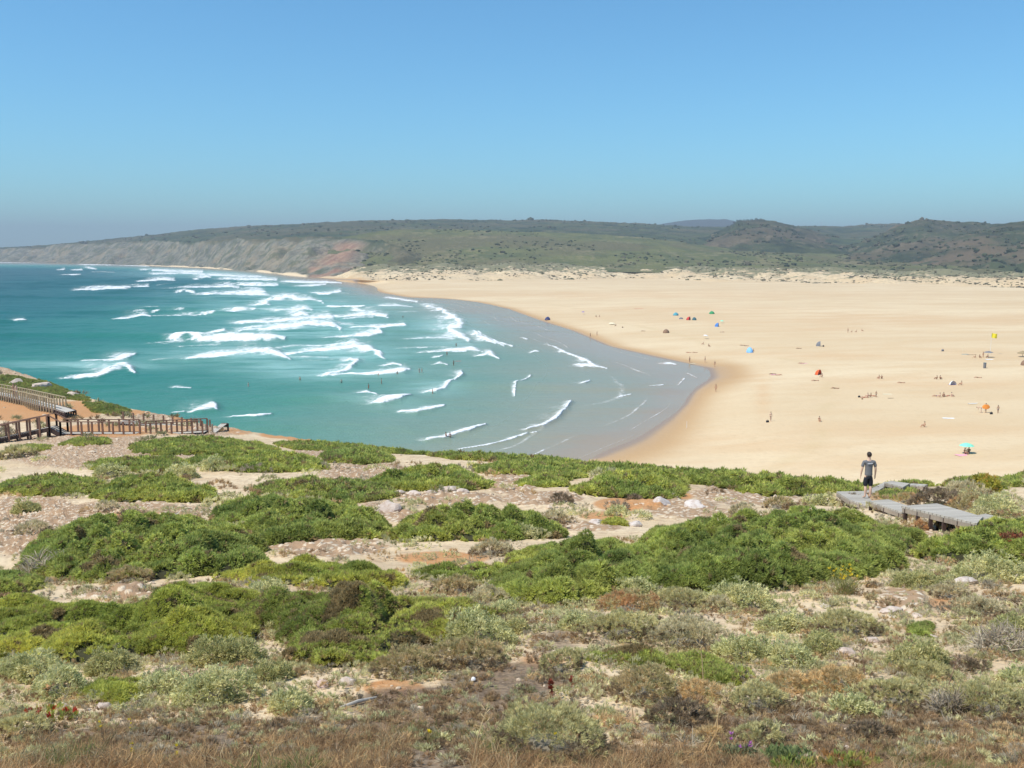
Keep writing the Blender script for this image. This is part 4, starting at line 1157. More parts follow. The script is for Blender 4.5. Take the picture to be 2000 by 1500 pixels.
BIGROCKS = [
 (1290,990,42,"white boulder heap stone on orange sand, left of the second white one"), (1358,998,46,"broad white boulder right of the other white one on the sand"), (1165,1030,38,"white stone left of the tiny vivid green bush"),
 (1240,1035,30,"white stone right of the tiny vivid green bush"), (752,1002,54,"large pale boulder at the head of the rubble chute in mid slope"), (628,1348,38,"pinkish stone, left of the two in the foreground sand"), (676,1345,36,"flat whitish stone, right of the two in the foreground sand"),
 (1892,1154,46,"white stone showing between shrubs at the right edge"), (1704,1256,34,"rounded pale stone at the lower end of the stony gully"), (1748,1202,46,"long slanting pale stone in the stony gully"), (1792,1206,28,"upright pale stone beside the small dark green tuft"),
 (1652,1283,44,"flat pale stone behind the golden cushions"), (1615,1188,26,"small white stone under the right end of the largest bush"), (1822,1245,30,"pale stone right of the small dark green tuft"), (862,1108,20,"small white stone on the orange strip of sand"),
 (780,970,24,"pale boulder, first of the row under the lens shaped bush"), (808,973,30,"pale boulder, second of the row under the lens shaped bush"), (843,970,26,"pale boulder, third of the row under the lens shaped bush"), (875,968,36,"largest boulder of the row under the lens shaped bush"),
 (903,971,28,"last boulder of the row under the lens shaped bush"), (40,1060,40,"flat pale rock on the rubble at the left edge"), (120,1385,26,"pale stone on the orange earth by the red succulents"), (200,1392,30,"pale slab half buried at the edge of the dry grass, left"),
 (235,1390,16,"small stone beside the half buried slab, left"), (1655,1470,22,"pale stone at the bottom of the brown bank"), (78,761,40,"long pale limestone ledge above the upper railing"), (30,752,34,"pale rock at the left of the limestone ledge"), (140,776,30,"pale rocks at the right of the limestone ledge"),
]
for i, (px, py, w, lab) in enumerate(BIGROCKS):
    rng = np.random.default_rng(900 + i)
    x, y, z = foot(px, py)
    r = w * y / F / 2
    W = rock_shape(ICO3[0], rng) * np.array([r * 1.05, r * .8, r * rng.uniform(.5, .75)])
    base = np.array([.60, .50, .42]) if 'pink' not in lab else np.array([.56, .42, .36])
    if 'white' in lab: base = np.array([.66, .59, .53])
    C = np.tile(base, (len(W), 1)) * rng.uniform(.9, 1.08)
    me = np_mesh("rock", W, ICO3[1], M_ROCK, {"Col": C})
    o = link("rock", me, None, (x, y + r * .5, float(ground_z(x, y + r * .5)) + r * .12))
    tag(o, lab, "rock", "pale rocks on the slope")
def pebble():
    x, y, z = foot(924, 1335)
    o = link("pebble", np_mesh("pebble", rock_shape(ICO3[0], np.random.default_rng(5), .12) * .026, ICO3[1], plain("white_stone", (.85, .84, .82))), None, (x, y, z + .02))
    tag(o, "bright white pebble on the brown ground in the foreground", "stone")
pebble()

def density_points(n, py0, py1, rng, px0=-60, px1=2060, power=1.0):
    px = rng.uniform(px0, px1, n); py = py0 + (py1 - py0) * rng.uniform(0, 1, n) ** power
    x, y, z = ground_hit(px, py)
    ok = y < np.interp(x / y, _ca, _cy) - .3
    return px[ok], py[ok], x[ok], y[ok], z[ok]

def rubble():
    rng = np.random.default_rng(77)
    px, py, x, y, z = density_points(30000, 700, 1470, rng)
    w = np.maximum(blob_sum(px, py, ROCKY), .06)
    k = rng.uniform(size=len(px)) < w * .8
    px, py, x, y, z = px[k], py[k], x[k], y[k], z[k]
    n = len(x)
    protos = [rock_shape(ICO1[0], rng, .3) for _ in range(12)]
    size = y / F * rng.lognormal(1.05, .55, n).clip(1.2, 9)
    Vs, Fs, Cs = [], [], []
    for i in range(n):
        a = rng.uniform(0, 6.28); c, s = math.cos(a), math.sin(a)
        p = protos[i % 12] @ np.array([[c, s, 0], [-s, c, 0], [0, 0, rng.uniform(.5, .9)]]) * size[i]
        Vs.append(p + np.array([x[i], y[i], z[i] + size[i] * .1]))
        Fs.append(ICO1[1] + i * len(ICO1[0]))
        base = np.array([.63, .505, .365]) + rng.uniform(-.08, .06) * np.array([1, 1.0, .95])
        Cs.append(np.tile(base, (len(p), 1)))
    me = np_mesh("rubble", np.concatenate(Vs), np.concatenate(Fs), M_ROCK, {"Col": np.concatenate(Cs)})
    tag(link("rubble", me), "loose pale limestone rubble strewn over the slope", "rubble", kind="stuff")
rubble()

def not_under_green(x, y, m=.05):
    ok = np.ones(len(x), bool)
    for poly, H, *_ in BUSH:
        fp = FOOT[tuple(poly[0]) + (len(poly),)]
        x0, y0 = fp.min(0) - .2; x1, y1 = fp.max(0) + .2
        s = np.where((x > x0) & (x < x1) & (y > y0) & (y < y1) & ok)[0]
        if len(s): ok[s[poly_dist(x[s], y[s], fp) > m]] = False
    return ok
FOOT = {tuple(p[0]) + (len(p),): bush_foot(p, H * .52) for p, H, *_ in BUSH}

def ground_cover():
    """low grey and brown scrub that fills the slope between the shrubs one can tell apart"""
    rng = np.random.default_rng(78)
    px, py, x, y, z = [np.concatenate(q) for q in zip(density_points(6200, 905, 1500, rng, power=.9), density_points(420, 712, 870, rng, px1=470))]
    bare = np.maximum(blob_sum(px, py, PATCH, 'o'), .75 * blob_sum(px, py, ROCKY))
    right = .35 + .65 * sstep(1060, 1150, py + .10 * (px - 1000)) + .3 * (py < 880)
    k = (rng.uniform(size=len(px)) > bare * .97) & (rng.uniform(size=len(px)) < right) & not_under_green(x, y, .1)
    px, py, x, y, z = px[k], py[k], x[k], y[k], z[k]
    pal = {'c': [(.31, .32, .20), (.38, .38, .25)], 's': [(.38, .385, .24), (.33, .34, .21)], 'b': [(.24, .175, .115), (.18, .135, .09)], 't': [(.36, .28, .17), (.31, .25, .16)], 'g': [(.33, .31, .26), (.26, .24, .20)]}
    out = {'cushion': [[], [], [], []], 'leafy': [[], [], [], []], 'twig': [[], [], [], []]}
    for i in range(len(x)):
        lit = float(blob_sum(np.array([px[i]]), np.array([py[i]]), PATCH, 'b')[0])
        pr = np.array([.30, .26, .12, .16, .16]) * (1 - lit) + np.array([.10, .04, .52, .20, .14]) * lit
        t = 'csbtg'[rng.choice(5, p=pr / pr.sum())]
        kind = {'c': 'cushion', 's': 'leafy' if rng.uniform() < .5 else 'cushion', 'b': 'cushion', 't': 'cushion', 'g': 'twig' if rng.uniform() < .4 else 'cushion'}[t]
        R = y[i] / F * rng.uniform(9, 26) * (1 if py[i] > 880 else .5) * (.8 if lit > .5 else 1); h = R * (rng.uniform(.25, .75) if lit < .5 else rng.uniform(.15, .4))
        s = max(.045, .0048 * y[i]) * (2.0 if kind == 'twig' else 1)
        n = int(np.clip(2.2 * (R / s) ** 2 + 8, 8, 110))
        if kind == 'twig': n = n // 3 + 2
        a = rng.uniform(0, 6.28, n); q = np.sqrt(rng.uniform(0, 1, n))
        dx, dy = np.cos(a) * q * R * rng.uniform(.8, 1.5), np.sin(a) * q * R
        hz = h * np.sqrt(np.clip(1 - q * q, 0, 1)) * rng.uniform(.6, 1.1, n)
        P = np.stack([x[i] + dx, y[i] + dy, z[i] + hz], 1)
        N = np.stack([dx / R * .8, dy / R * .8, np.full(n, .7)], 1) + rng.normal(size=(n, 3)) * .3
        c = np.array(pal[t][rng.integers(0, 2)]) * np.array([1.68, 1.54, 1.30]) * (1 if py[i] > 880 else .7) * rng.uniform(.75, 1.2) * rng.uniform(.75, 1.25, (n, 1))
        o = out[kind]; o[0].append(P); o[1].append(N); o[2].append(np.full(n, s) * rng.uniform(.8, 1.3, n)); o[3].append(c)
    V, Fc, C, off = [], [], [], 0
    for kind, o in out.items():
        P = np.concatenate(o[0]); P[:, 2] = np.maximum(P[:, 2], ground_z(P[:, 0], P[:, 1]))
        v, f, c = scatter(kind, P, np.concatenate(o[1]), np.concatenate(o[2]), np.concatenate(o[3]), rng, 1.1)
        V.append(v); Fc.append(f + off); C.append(c); off += len(v)
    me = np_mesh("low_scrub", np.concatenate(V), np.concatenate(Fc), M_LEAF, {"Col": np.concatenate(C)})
    tag(link("low_scrub", me), "low grey and brown scrub covering the slope between the larger shrubs", "ground cover", kind="stuff")
ground_cover()

def dry_grass():
    rng = np.random.default_rng(79)
    px, py, x, y, z = density_points(46000, 1180, 1560, rng, power=.55)
    lit = blob_sum(px, py, PATCH, 'b')
    p = np.clip(lit * .9 + .10 + .5 * sstep(1420, 1500, py), 0, 1) * (1 - .8 * blob_sum(px, py, PATCH, 's'))
    k = (rng.uniform(size=len(px)) < p) & not_under_green(x, y, .15) & (fbm(x / .5, y / .5, 2, 3) > .38)
    px, py, x, y, z = px[k], py[k], x[k], y[k], z[k]
    n = len(x)
    pal = np.array([(.42, .31, .18), (.30, .22, .14), (.50, .38, .23), (.22, .16, .11), (.30, .20, .12), (.34, .31, .22)])
    C = pal[rng.integers(0, len(pal), n)] * np.array([1.32, 1.16, .95]) * rng.uniform(.7, 1.25, (n, 1))
    gr = fbm(x / .7 + 9, y / .7, 2, 13) > .66
    C[gr & (rng.uniform(size=n) < .5)] = np.array([.16, .20, .06])
    tall = (.045 + .055 * sstep(1380, 1480, py) * (1 - .45 * sstep(1100, 1500, px))) * (.5 + fbm(x / .35, y / .35, 2, 23))
    S = tall * rng.lognormal(0, .35, n)
    N = np.stack([rng.normal(size=n) * .5 + .25, rng.normal(size=n) * .5, np.ones(n)], 1)
    V, Fc, Cc = scatter('grass', np.stack([x, y, z - .01], 1), N, S, C, rng, 1.1)
    me = np_mesh("dry_grass", V, Fc, M_DRY, {"Col": Cc})
    tag(link("dry_grass", me), "thin dry brown grass and stalks along the bottom of the picture", "grass", kind="stuff")
dry_grass()

def dune_scrub():
    """bushes far off on the dunes and the valley floor, too many to count"""
    rng = np.random.default_rng(80)
    V, Fc, C, off = [], [], [], 0
    rows = BX.shape[0]; nd = 46
    for i in range(4200):
        r = rows - nd + int(nd * rng.uniform(.05, 1.0)) - 1; c = rng.integers(30, BX.shape[1] - 1)
        if vnoise(BX[r, c] / 25, BY[r, c] / 35, 5) < .55 - .45 * ((r - rows + nd) / nd): continue
        s = rng.lognormal(-.2, .4) * .8
        p = ICO1[0] * np.array([s * 1.5, s * 1.2, s * .6]) * (1 + .25 * rng.normal(size=(len(ICO1[0]), 1)))
        V.append(p + np.array([BX[r, c] + rng.uniform(-3, 3), BY[r, c] + rng.uniform(-2, 2), BZ[r, c] + .1])); Fc.append(ICO1[1] + off); off += len(p)
        C.append(np.tile(np.array([(.17, .165, .085), (.23, .21, .12), (.20, .17, .11)][rng.integers(0, 3)]) * rng.uniform(.7, 1.3), (len(p), 1)))
    me = np_mesh("dune_scrub", np.concatenate(V), np.concatenate(Fc), M_LEAF, {"Col": np.concatenate(C)})
    tag(link("dune_scrub", me), "far scrub dotted over the dunes behind the beach", "ground cover", kind="stuff")
dune_scrub()

def hill_scrub():
    """trees and tall bushes dotted over the far hills, too many to count"""
    rng = np.random.default_rng(81)
    V, Fc, C, off = [], [], [], 0
    for (X, Y, Z), n, s0 in ((H_MID, 2600, 1.4), (H_BACK, 2200, 2.2), (H_R1, 900, 2.4), (H_R2, 800, 2.0), (H_KN, 700, 2.2)):
        R = X.shape[0] - 12
        for i in range(n):
            r = int(R * rng.uniform(.03, 1) ** .8) ; c = rng.integers(0, X.shape[1])
            r = min(r, R - 1)
            if vnoise(X[r, c] / 90, Y[r, c] / 160, 15) < .42: continue
            s = s0 * rng.lognormal(0, .35)
            p = ICO1[0] * np.array([s * 1.3, s * 1.2, s * .8]) * (1 + .22 * rng.normal(size=(len(ICO1[0]), 1)))
            V.append(p + np.array([X[r, c] + rng.uniform(-5, 5), Y[r, c] + rng.uniform(-4, 4), Z[r, c] + s * .15])); Fc.append(ICO1[1] + off); off += len(p)
            C.append(np.tile(np.array([(.085, .105, .048), (.11, .12, .058), (.075, .095, .045), (.17, .15, .09)][rng.integers(0, 4)]) * rng.uniform(.8, 1.3), (len(p), 1)))
    me = np_mesh("hill_scrub", np.concatenate(V), np.concatenate(Fc), M_LEAF, {"Col": np.concatenate(C)})
    tag(link("hill_scrub", me), "far trees and scrub dotted over the hills", "ground cover", kind="stuff")
hill_scrub()
# ------------------------------------------------------------------ woodwork
def wood_mat(name, c, var=.25, scale=3.0):
    t = NT(name)
    n = t.noise(scale, 5, .65); n2 = t.noise(scale * 9, 3, .6, vec=t.mapped((1, 1, .25)))
    f = t.math('ADD', t.math('MULTIPLY', n, .6), t.math('MULTIPLY', n2, .4))
    t.base(t.mix(t.ss(f, .3, .7), tuple(x * (1 - var) for x in c), tuple(min(1, x * (1 + var)) for x in c)))
    t.rough(.9); t.spec(.15); t.bump(n2, .4, .01)
    return t.m
W_GREY = wood_mat("weathered_deck_wood", (.50, .455, .385))
W_SIDE = wood_mat("weathered_beam_wood", (.33, .275, .215))
W_BROWN = wood_mat("brown_rail_wood", (.25, .145, .10))
W_SHADE = wood_mat("shaded_beam_wood", (.075, .050, .042))  # wood toned dark to give the shade under the decks
W_TAN = wood_mat("pale_rail_wood", (.40, .32, .20))

class MB:
    def __init__(self): self.V, self.F, self.n = [], [], 0
    def add(self, V, Fc):
        self.V.append(np.asarray(V, float)); self.F.append(np.asarray(Fc) + self.n); self.n += len(V)
    def box(self, p, q, w, h, up=(0, 0, 1)):
        """bar from p to q, w wide, h high, the line p-q running through its middle"""
        p = np.array(p, float); q = np.array(q, float); d = q - p; d /= np.linalg.norm(d)
        u = np.array(up, float)
        s = np.cross(d, u)
        if np.linalg.norm(s) < 1e-4: s = np.cross(d, np.array([0, 1.0, 0]))
        s /= np.linalg.norm(s); t = np.cross(s, d)
        c = [e + s * w * .5 * a + t * h * .5 * b for e in (p, q) for a, b in ((-1, -1), (1, -1), (1, 1), (-1, 1))]
        self.add(c, [(0, 1, 2, 3), (7, 6, 5, 4), (0, 4, 5, 1), (1, 5, 6, 2), (2, 6, 7, 3), (3, 7, 4, 0)])
    def tube(self, pts, rad, n=8, cap=True):
        pts = np.array(pts, float); rad = np.broadcast_to(np.asarray(rad, float), (len(pts),))
        R = []
        for i, p in enumerate(pts):
            d = pts[min(i + 1, len(pts) - 1)] - pts[max(i - 1, 0)]; d /= np.linalg.norm(d)
            a = np.array([1, 0, 0]) if abs(d[0]) < .8 else np.array([0, 1, 0])
            s = np.cross(d, a); s /= np.linalg.norm(s); t = np.cross(d, s)
            an = np.linspace(0, 2 * math.pi, n, endpoint=False)
            R.append(p + rad[i] * (np.cos(an)[:, None] * s + np.sin(an)[:, None] * t))
        V = np.concatenate(R); Fc = []
        for i in range(len(pts) - 1):
            for k in range(n):
                Fc.append((i * n + k, i * n + (k + 1) % n, (i + 1) * n + (k + 1) % n, (i + 1) * n + k))
        self.add(V, Fc)
        if cap:
            V2 = np.concatenate([R[-1], [pts[-1] + 1e-4]]); self.add(V2, [(k, (k + 1) % n, n, n) for k in range(n)])
    def build(self, name, mat, parent=None, loc=(0, 0, 0), smooth=False, attrs=None):
        V = np.concatenate(self.V) - np.array(loc)
        Fc = np.concatenate([f if f.shape[1] == 4 else np.concatenate([f, f[:, -1:]], 1) for f in self.F])
        tri = Fc[:, 2] == Fc[:, 3]
        fl = []
        if (~tri).any(): fl.append(Fc[~tri])
        if tri.any(): fl.append(Fc[tri][:, :3])
        return link(name, np_mesh(name, V, fl, mat, attrs, smooth), parent)

def hit_above(px, py, h):
    a, e = [float(v) for v in ae(px, py)]
    yc = float(np.interp(a, _ca, _cy))
    Y = np.exp(np.linspace(math.log(6), math.log(yc + 3), 1500))
    under = CZ + e * Y <= ground_z(a * Y, Y, False) + h
    i = int(under.argmax()) if under.any() else len(Y) - 1
    return np.array([a * Y[i], Y[i], CZ + e * Y[i]])

def walkway(label, runs, side, rail_mat, deck_mat=W_GREY, group="boardwalks on the headland", width=1.5, hr=1.0, gap=.78, depth=.9):
    """runs: lists of 3D points along the near edge of a deck; side: unit vector to its far edge; per run: (points, near rail, far rail)"""
    o = empty("railed_walkway", tuple(runs[0][0][0]))
    L = np.array(o.location)
    sv = np.array(side, float) * width
    deck = MB(); beam = MB()
    for pts, nr, fr in runs:
        pts = [np.array(p, float) for p in pts]
        for a, b in zip(pts[:-1], pts[1:]):
            ln = np.linalg.norm(b - a); n = max(1, int(ln / .15)); d = (b - a) / n
            for k in range(n):
                m = a + d * (k + .5)
                deck.box(m, m + sv, np.linalg.norm(d) * .88, .045)
            for f in (.03, .97):
                beam.box(a + sv * f - np.array([0, 0, .105]), b + sv * f - np.array([0, 0, .105]), .09, .32)
        # posts at even steps along the run
        ln = [np.linalg.norm(b - a) for a, b in zip(pts[:-1], pts[1:])]
        tot = sum(ln); n = max(1, round(tot / gap)); cum = np.concatenate([[0], np.cumsum(ln)])
        for k in range(n + 1):
            s = tot * k / n
            p = np.array([np.interp(s, cum, [q[i] for q in pts]) for i in range(3)])
            for f, on in ((-.02, nr), (1.02, fr)):
                q = p + sv * f
                g = max(float(ground_z(q[0], q[1])) - .1, q[2] - 2.2)
                m = MB(); m.box((q[0], q[1], min(g, q[2] - .2)), (q[0], q[1], q[2] + (hr if on else -.02)), .12, .12, up=(0, 1, 0))
                m.build("post" if on else "support", rail_mat if on else W_SHADE, o, L)
        for f, on in ((-.02, nr), (1.02, fr)):
            if on == 1:
                m = MB()
                for a, b in zip(pts[:-1], pts[1:]):
                    m.box(a + sv * f + np.array([0, 0, hr + .02]), b + sv * f + np.array([0, 0, hr + .02]), .13, .06)
                m.build("handrail", rail_mat, o, L)
    deck.build("deck", deck_mat, o, L); beam.build("beam", W_SHADE, o, L)
    tag(o, label, "boardwalk", group)
    return o

def pt(px, py, y):
    return np.array([float(v) for v in at_y(px, py, y)])
Y1 = 73.0
walkway("brown railed walkway with ramp and long level stretches before the orange earth",
        [([pt(-70, 872, Y1 - 3), pt(0, 857, Y1 - 1.5), pt(60, 844, Y1), pt(97, 836, Y1)], 1, 1), ([pt(97, 837, Y1), pt(119, 849, Y1)], 1, 1), ([pt(119, 849, Y1), pt(262, 849, Y1 + 1)], 1, 1),
         ([pt(274, 852.5, Y1 + 1), pt(396, 846, Y1 + 3)], 1, 1)], (0.05, 1, 0), W_BROWN, width=1.05, hr=.98)
walkway("grey lower walkway with bare posts, behind the long railing", [([pt(226, 827, 84), pt(300, 833, 84), pt(398, 842, 83)], 0, 2)], (.05, 1, 0), W_BROWN, width=1.5, hr=.75, gap=.95)
walkway("short grey end ramp with a sloping rail, at the right end of the long railing", [([pt(404, 849, 78), pt(416, 849, 78)], 2, 0)], (.12, .97, .14), W_SIDE, width=3.0, hr=.9, gap=.5)
def far_walk():
    q = [(-30, 766, 779), (0, 772, 783), (40, 781, 791), (75, 791, 804), (108, 800, 812), (126, 806, 818)]
    pts = []
    for px, pyd, pyg in q:
        _, y, _ = ground_hit(np.array([float(px)]), np.array([float(pyg)]))
        pts.append(pt(px, pyd, float(y[0])))
    # a straight fit keeps the deck from kinking
    P = np.array(pts); k = np.polyfit(P[:, 0], P[:, 1], 1); P[:, 1] = np.polyval(k, P[:, 0])
    pts = [pt(px, pyd, float(y)) for (px, pyd, _), y in zip(q, P[:, 1])]
    walkway("pale wooden walkway with thin light railings on the far headland", [(pts[:-1], 1, 1), (pts[-2:], 0, 0)], (.25, .968, 0), W_TAN, width=1.6, hr=1.05, gap=1.5)
    return pts
FARW = far_walk()

# the low deck path on the right
def plank_mat():
    t = NT("deck_planks")
    u = t.attr("along")
    n = t.noise(2.0, 4, .6); fr = t.math('FRACT', t.math('DIVIDE', u, .145))
    gapm = t.math('LESS_THAN', fr, .10)
    idx = t.node("ShaderNodeTexWhiteNoise", noise_dimensions='1D')
    t.l.new(t.math('FLOOR', t.math('DIVIDE', u, .145)), idx.inputs["W"])
    c = t.mix(idx.outputs[0], (.40, .365, .305), (.56, .515, .435))
    c = t.mix(t.math('MULTIPLY', n, .35), c, (.36, .32, .27))
    t.base(t.mix(gapm, c, (.10, .08, .065))); t.rough(.9); t.spec(.15)
    return t.m
W_PLANK = plank_mat()
def deck_section(poly, label, h=.42, near=2, legs=3):
    """poly: deck corners in the photo, the first two along the near edge"""
    P = np.array([hit_above(px, py, h) for px, py in poly])
    # level across: fit a plane through the corners
    A = np.c_[P[:, :2], np.ones(len(P))]; k = np.linalg.lstsq(A, P[:, 2], rcond=None)[0]
    k[:2] *= .6; k[2] = P[:, 2].mean() - k[0] * P[:, 0].mean() - k[1] * P[:, 1].mean()
    P = np.array([(lambda a, e: (lambda y: np.array([a * y, y, CZ + e * y]))((k[2] - CZ) / (e - k[0] * a - k[1])))(*[float(v) for v in ae(px, py)]) for px, py in poly])
    o = empty("deck_section", tuple(P.mean(0))); L = P.mean(0)
    d = P[1] - P[0]; d /= np.linalg.norm(d)
    n = len(P); lo = P - np.array([0, 0, .05])
    u = (P - P[0]) @ d
    V = np.concatenate([P, lo]) - L
    me = bpy.data.meshes.new("deck")
    me.from_pydata([tuple(v) for v in V], [], [tuple(range(n))] + [tuple(reversed(range(n, 2 * n)))] + [(i, i + n, (i + 1) % n + n, (i + 1) % n) for i in range(n)])
    me.materials.append(W_PLANK)
    at = me.attributes.new("along", 'FLOAT', 'POINT'); at.data.foreach_set("value", np.concatenate([u, u]).astype(np.float32))
    me.update(); link("deck", me, o)
    c = P.mean(0)
    for i in range(n):
        a, b = P[i], P[(i + 1) % n]
        a2, b2 = a + (c - a) * .04 - np.array([0, 0, .108]), b + (c - b) * .04 - np.array([0, 0, .108])
        m = MB(); m.box(a2, b2, .07, .11); m.build("beam", W_SIDE, o, L)
    for t in np.linspace(.03, .97, legs):
        for off in (.05, .80):
            q = P[0] + (P[1] - P[0]) * t; q = q + (c - q) * off
            g = float(ground_z(q[0], q[1])) - .1
            if q[2] - .2 - g > .05:
                m = MB(); m.box((q[0], q[1], g), (q[0], q[1], q[2] - .055), .08, .08, up=(0, 1, 0)); m.build("support", W_SHADE, o, L)
    tag(o, label, "boardwalk", "low deck path")
    return P
DECK_A = deck_section([(1660, 976), (1703, 990), (1707, 984), (1689, 959), (1634, 960)], "grey corner deck section the man stands on", .38)
deck_section([(1697, 978), (1761, 1000), (1785, 992), (1735, 975)], "grey deck section between the man's corner and the long one", .40)
deck_section([(1761, 988), (1908, 1022), (1920, 1009), (1830, 983)], "longest grey deck section on dark open supports", .55, legs=6)
deck_section([(1905, 1007), (1955, 1019), (1964, 1013), (1925, 1003)], "short grey deck section at the near right end of the path", .42)
deck_section([(1690, 960), (1709, 962), (1740, 943), (1728, 941)], "narrow grey deck section rising behind the man", .25)
deck_section([(1728, 942), (1764, 951), (1777, 944), (1741, 939)], "grey deck section at the brow beyond the man", .45)
deck_section([(1774, 947), (1806, 949), (1812, 946), (1780, 944)], "farthest grey deck section, right of the one at the brow", .3)

# ------------------------------------------------------------------ people
def skin_mesh(J, E, sub=1):
    """J: name -> (x, y, z, rx, ry); E: pairs; a smooth tapered surface over the joints"""
    names = list(J); idx = {n: i for i, n in enumerate(names)}
    me = bpy.data.meshes.new("skin_tmp")
    me.from_pydata([J[n][:3] for n in names], [(idx[a], idx[b]) for a, b in E], [])
    ob = bpy.data.objects.new("skin_tmp", me); col.objects.link(ob)
    m = ob.modifiers.new("s", 'SKIN'); m.use_smooth_shade = True; m.branch_smoothing = .6
    for i, n in enumerate(names):
        j = J[n]; me.skin_vertices[0].data[i].radius = (j[3], j[4] if len(j) > 4 else j[3])
    me.skin_vertices[0].data[0].use_root = True
    if sub:
        s = ob.modifiers.new("d", 'SUBSURF'); s.levels = sub; s.render_levels = sub
    dg = bpy.context.evaluated_depsgraph_get(); dg.update()
    out = bpy.data.meshes.new_from_object(ob.evaluated_get(dg))
    bpy.data.objects.remove(ob); bpy.data.meshes.remove(me)
    for p in out.polygons: p.use_smooth = True
    return out

SKIN = [plain("skin_tan", (.52, .30, .19), .6, .3, .06), plain("skin_fair", (.66, .44, .32), .6, .3, .06), plain("skin_brown", (.34, .18, .11), .6, .3, .06)]
HAIR = [plain("hair_dark", (.035, .025, .02), .6, .3), plain("hair_brown", (.12, .07, .04), .6, .3), plain("hair_blond", (.45, .32, .16), .6, .3)]
def cloth(name, c): return plain(name, c, .85, .2, .10, 12)
CL = {k: cloth("cloth_" + k, v) for k, v in {'black': (.03, .03, .035), 'navy': (.05, .06, .16), 'red': (.55, .06, .05), 'blue': (.08, .22, .55), 'white': (.80, .80, .78), 'green': (.05, .30, .12), 'orange': (.90, .32, .06),
      'pink': (.80, .40, .45), 'yellow': (.90, .75, .05), 'grey': (.20, .20, .21), 'teal': (.10, .35, .42), 'purple': (.28, .18, .42), 'lightblue': (.25, .52, .88), 'brown': (.26, .16, .10), 'cream': (.80, .72, .50), 'mint': (.25, .75, .52), 'straw': (.34, .26, .15), 'darkteal': (.06, .14, .16), 'redorange': (.75, .13, .04)}.items()}

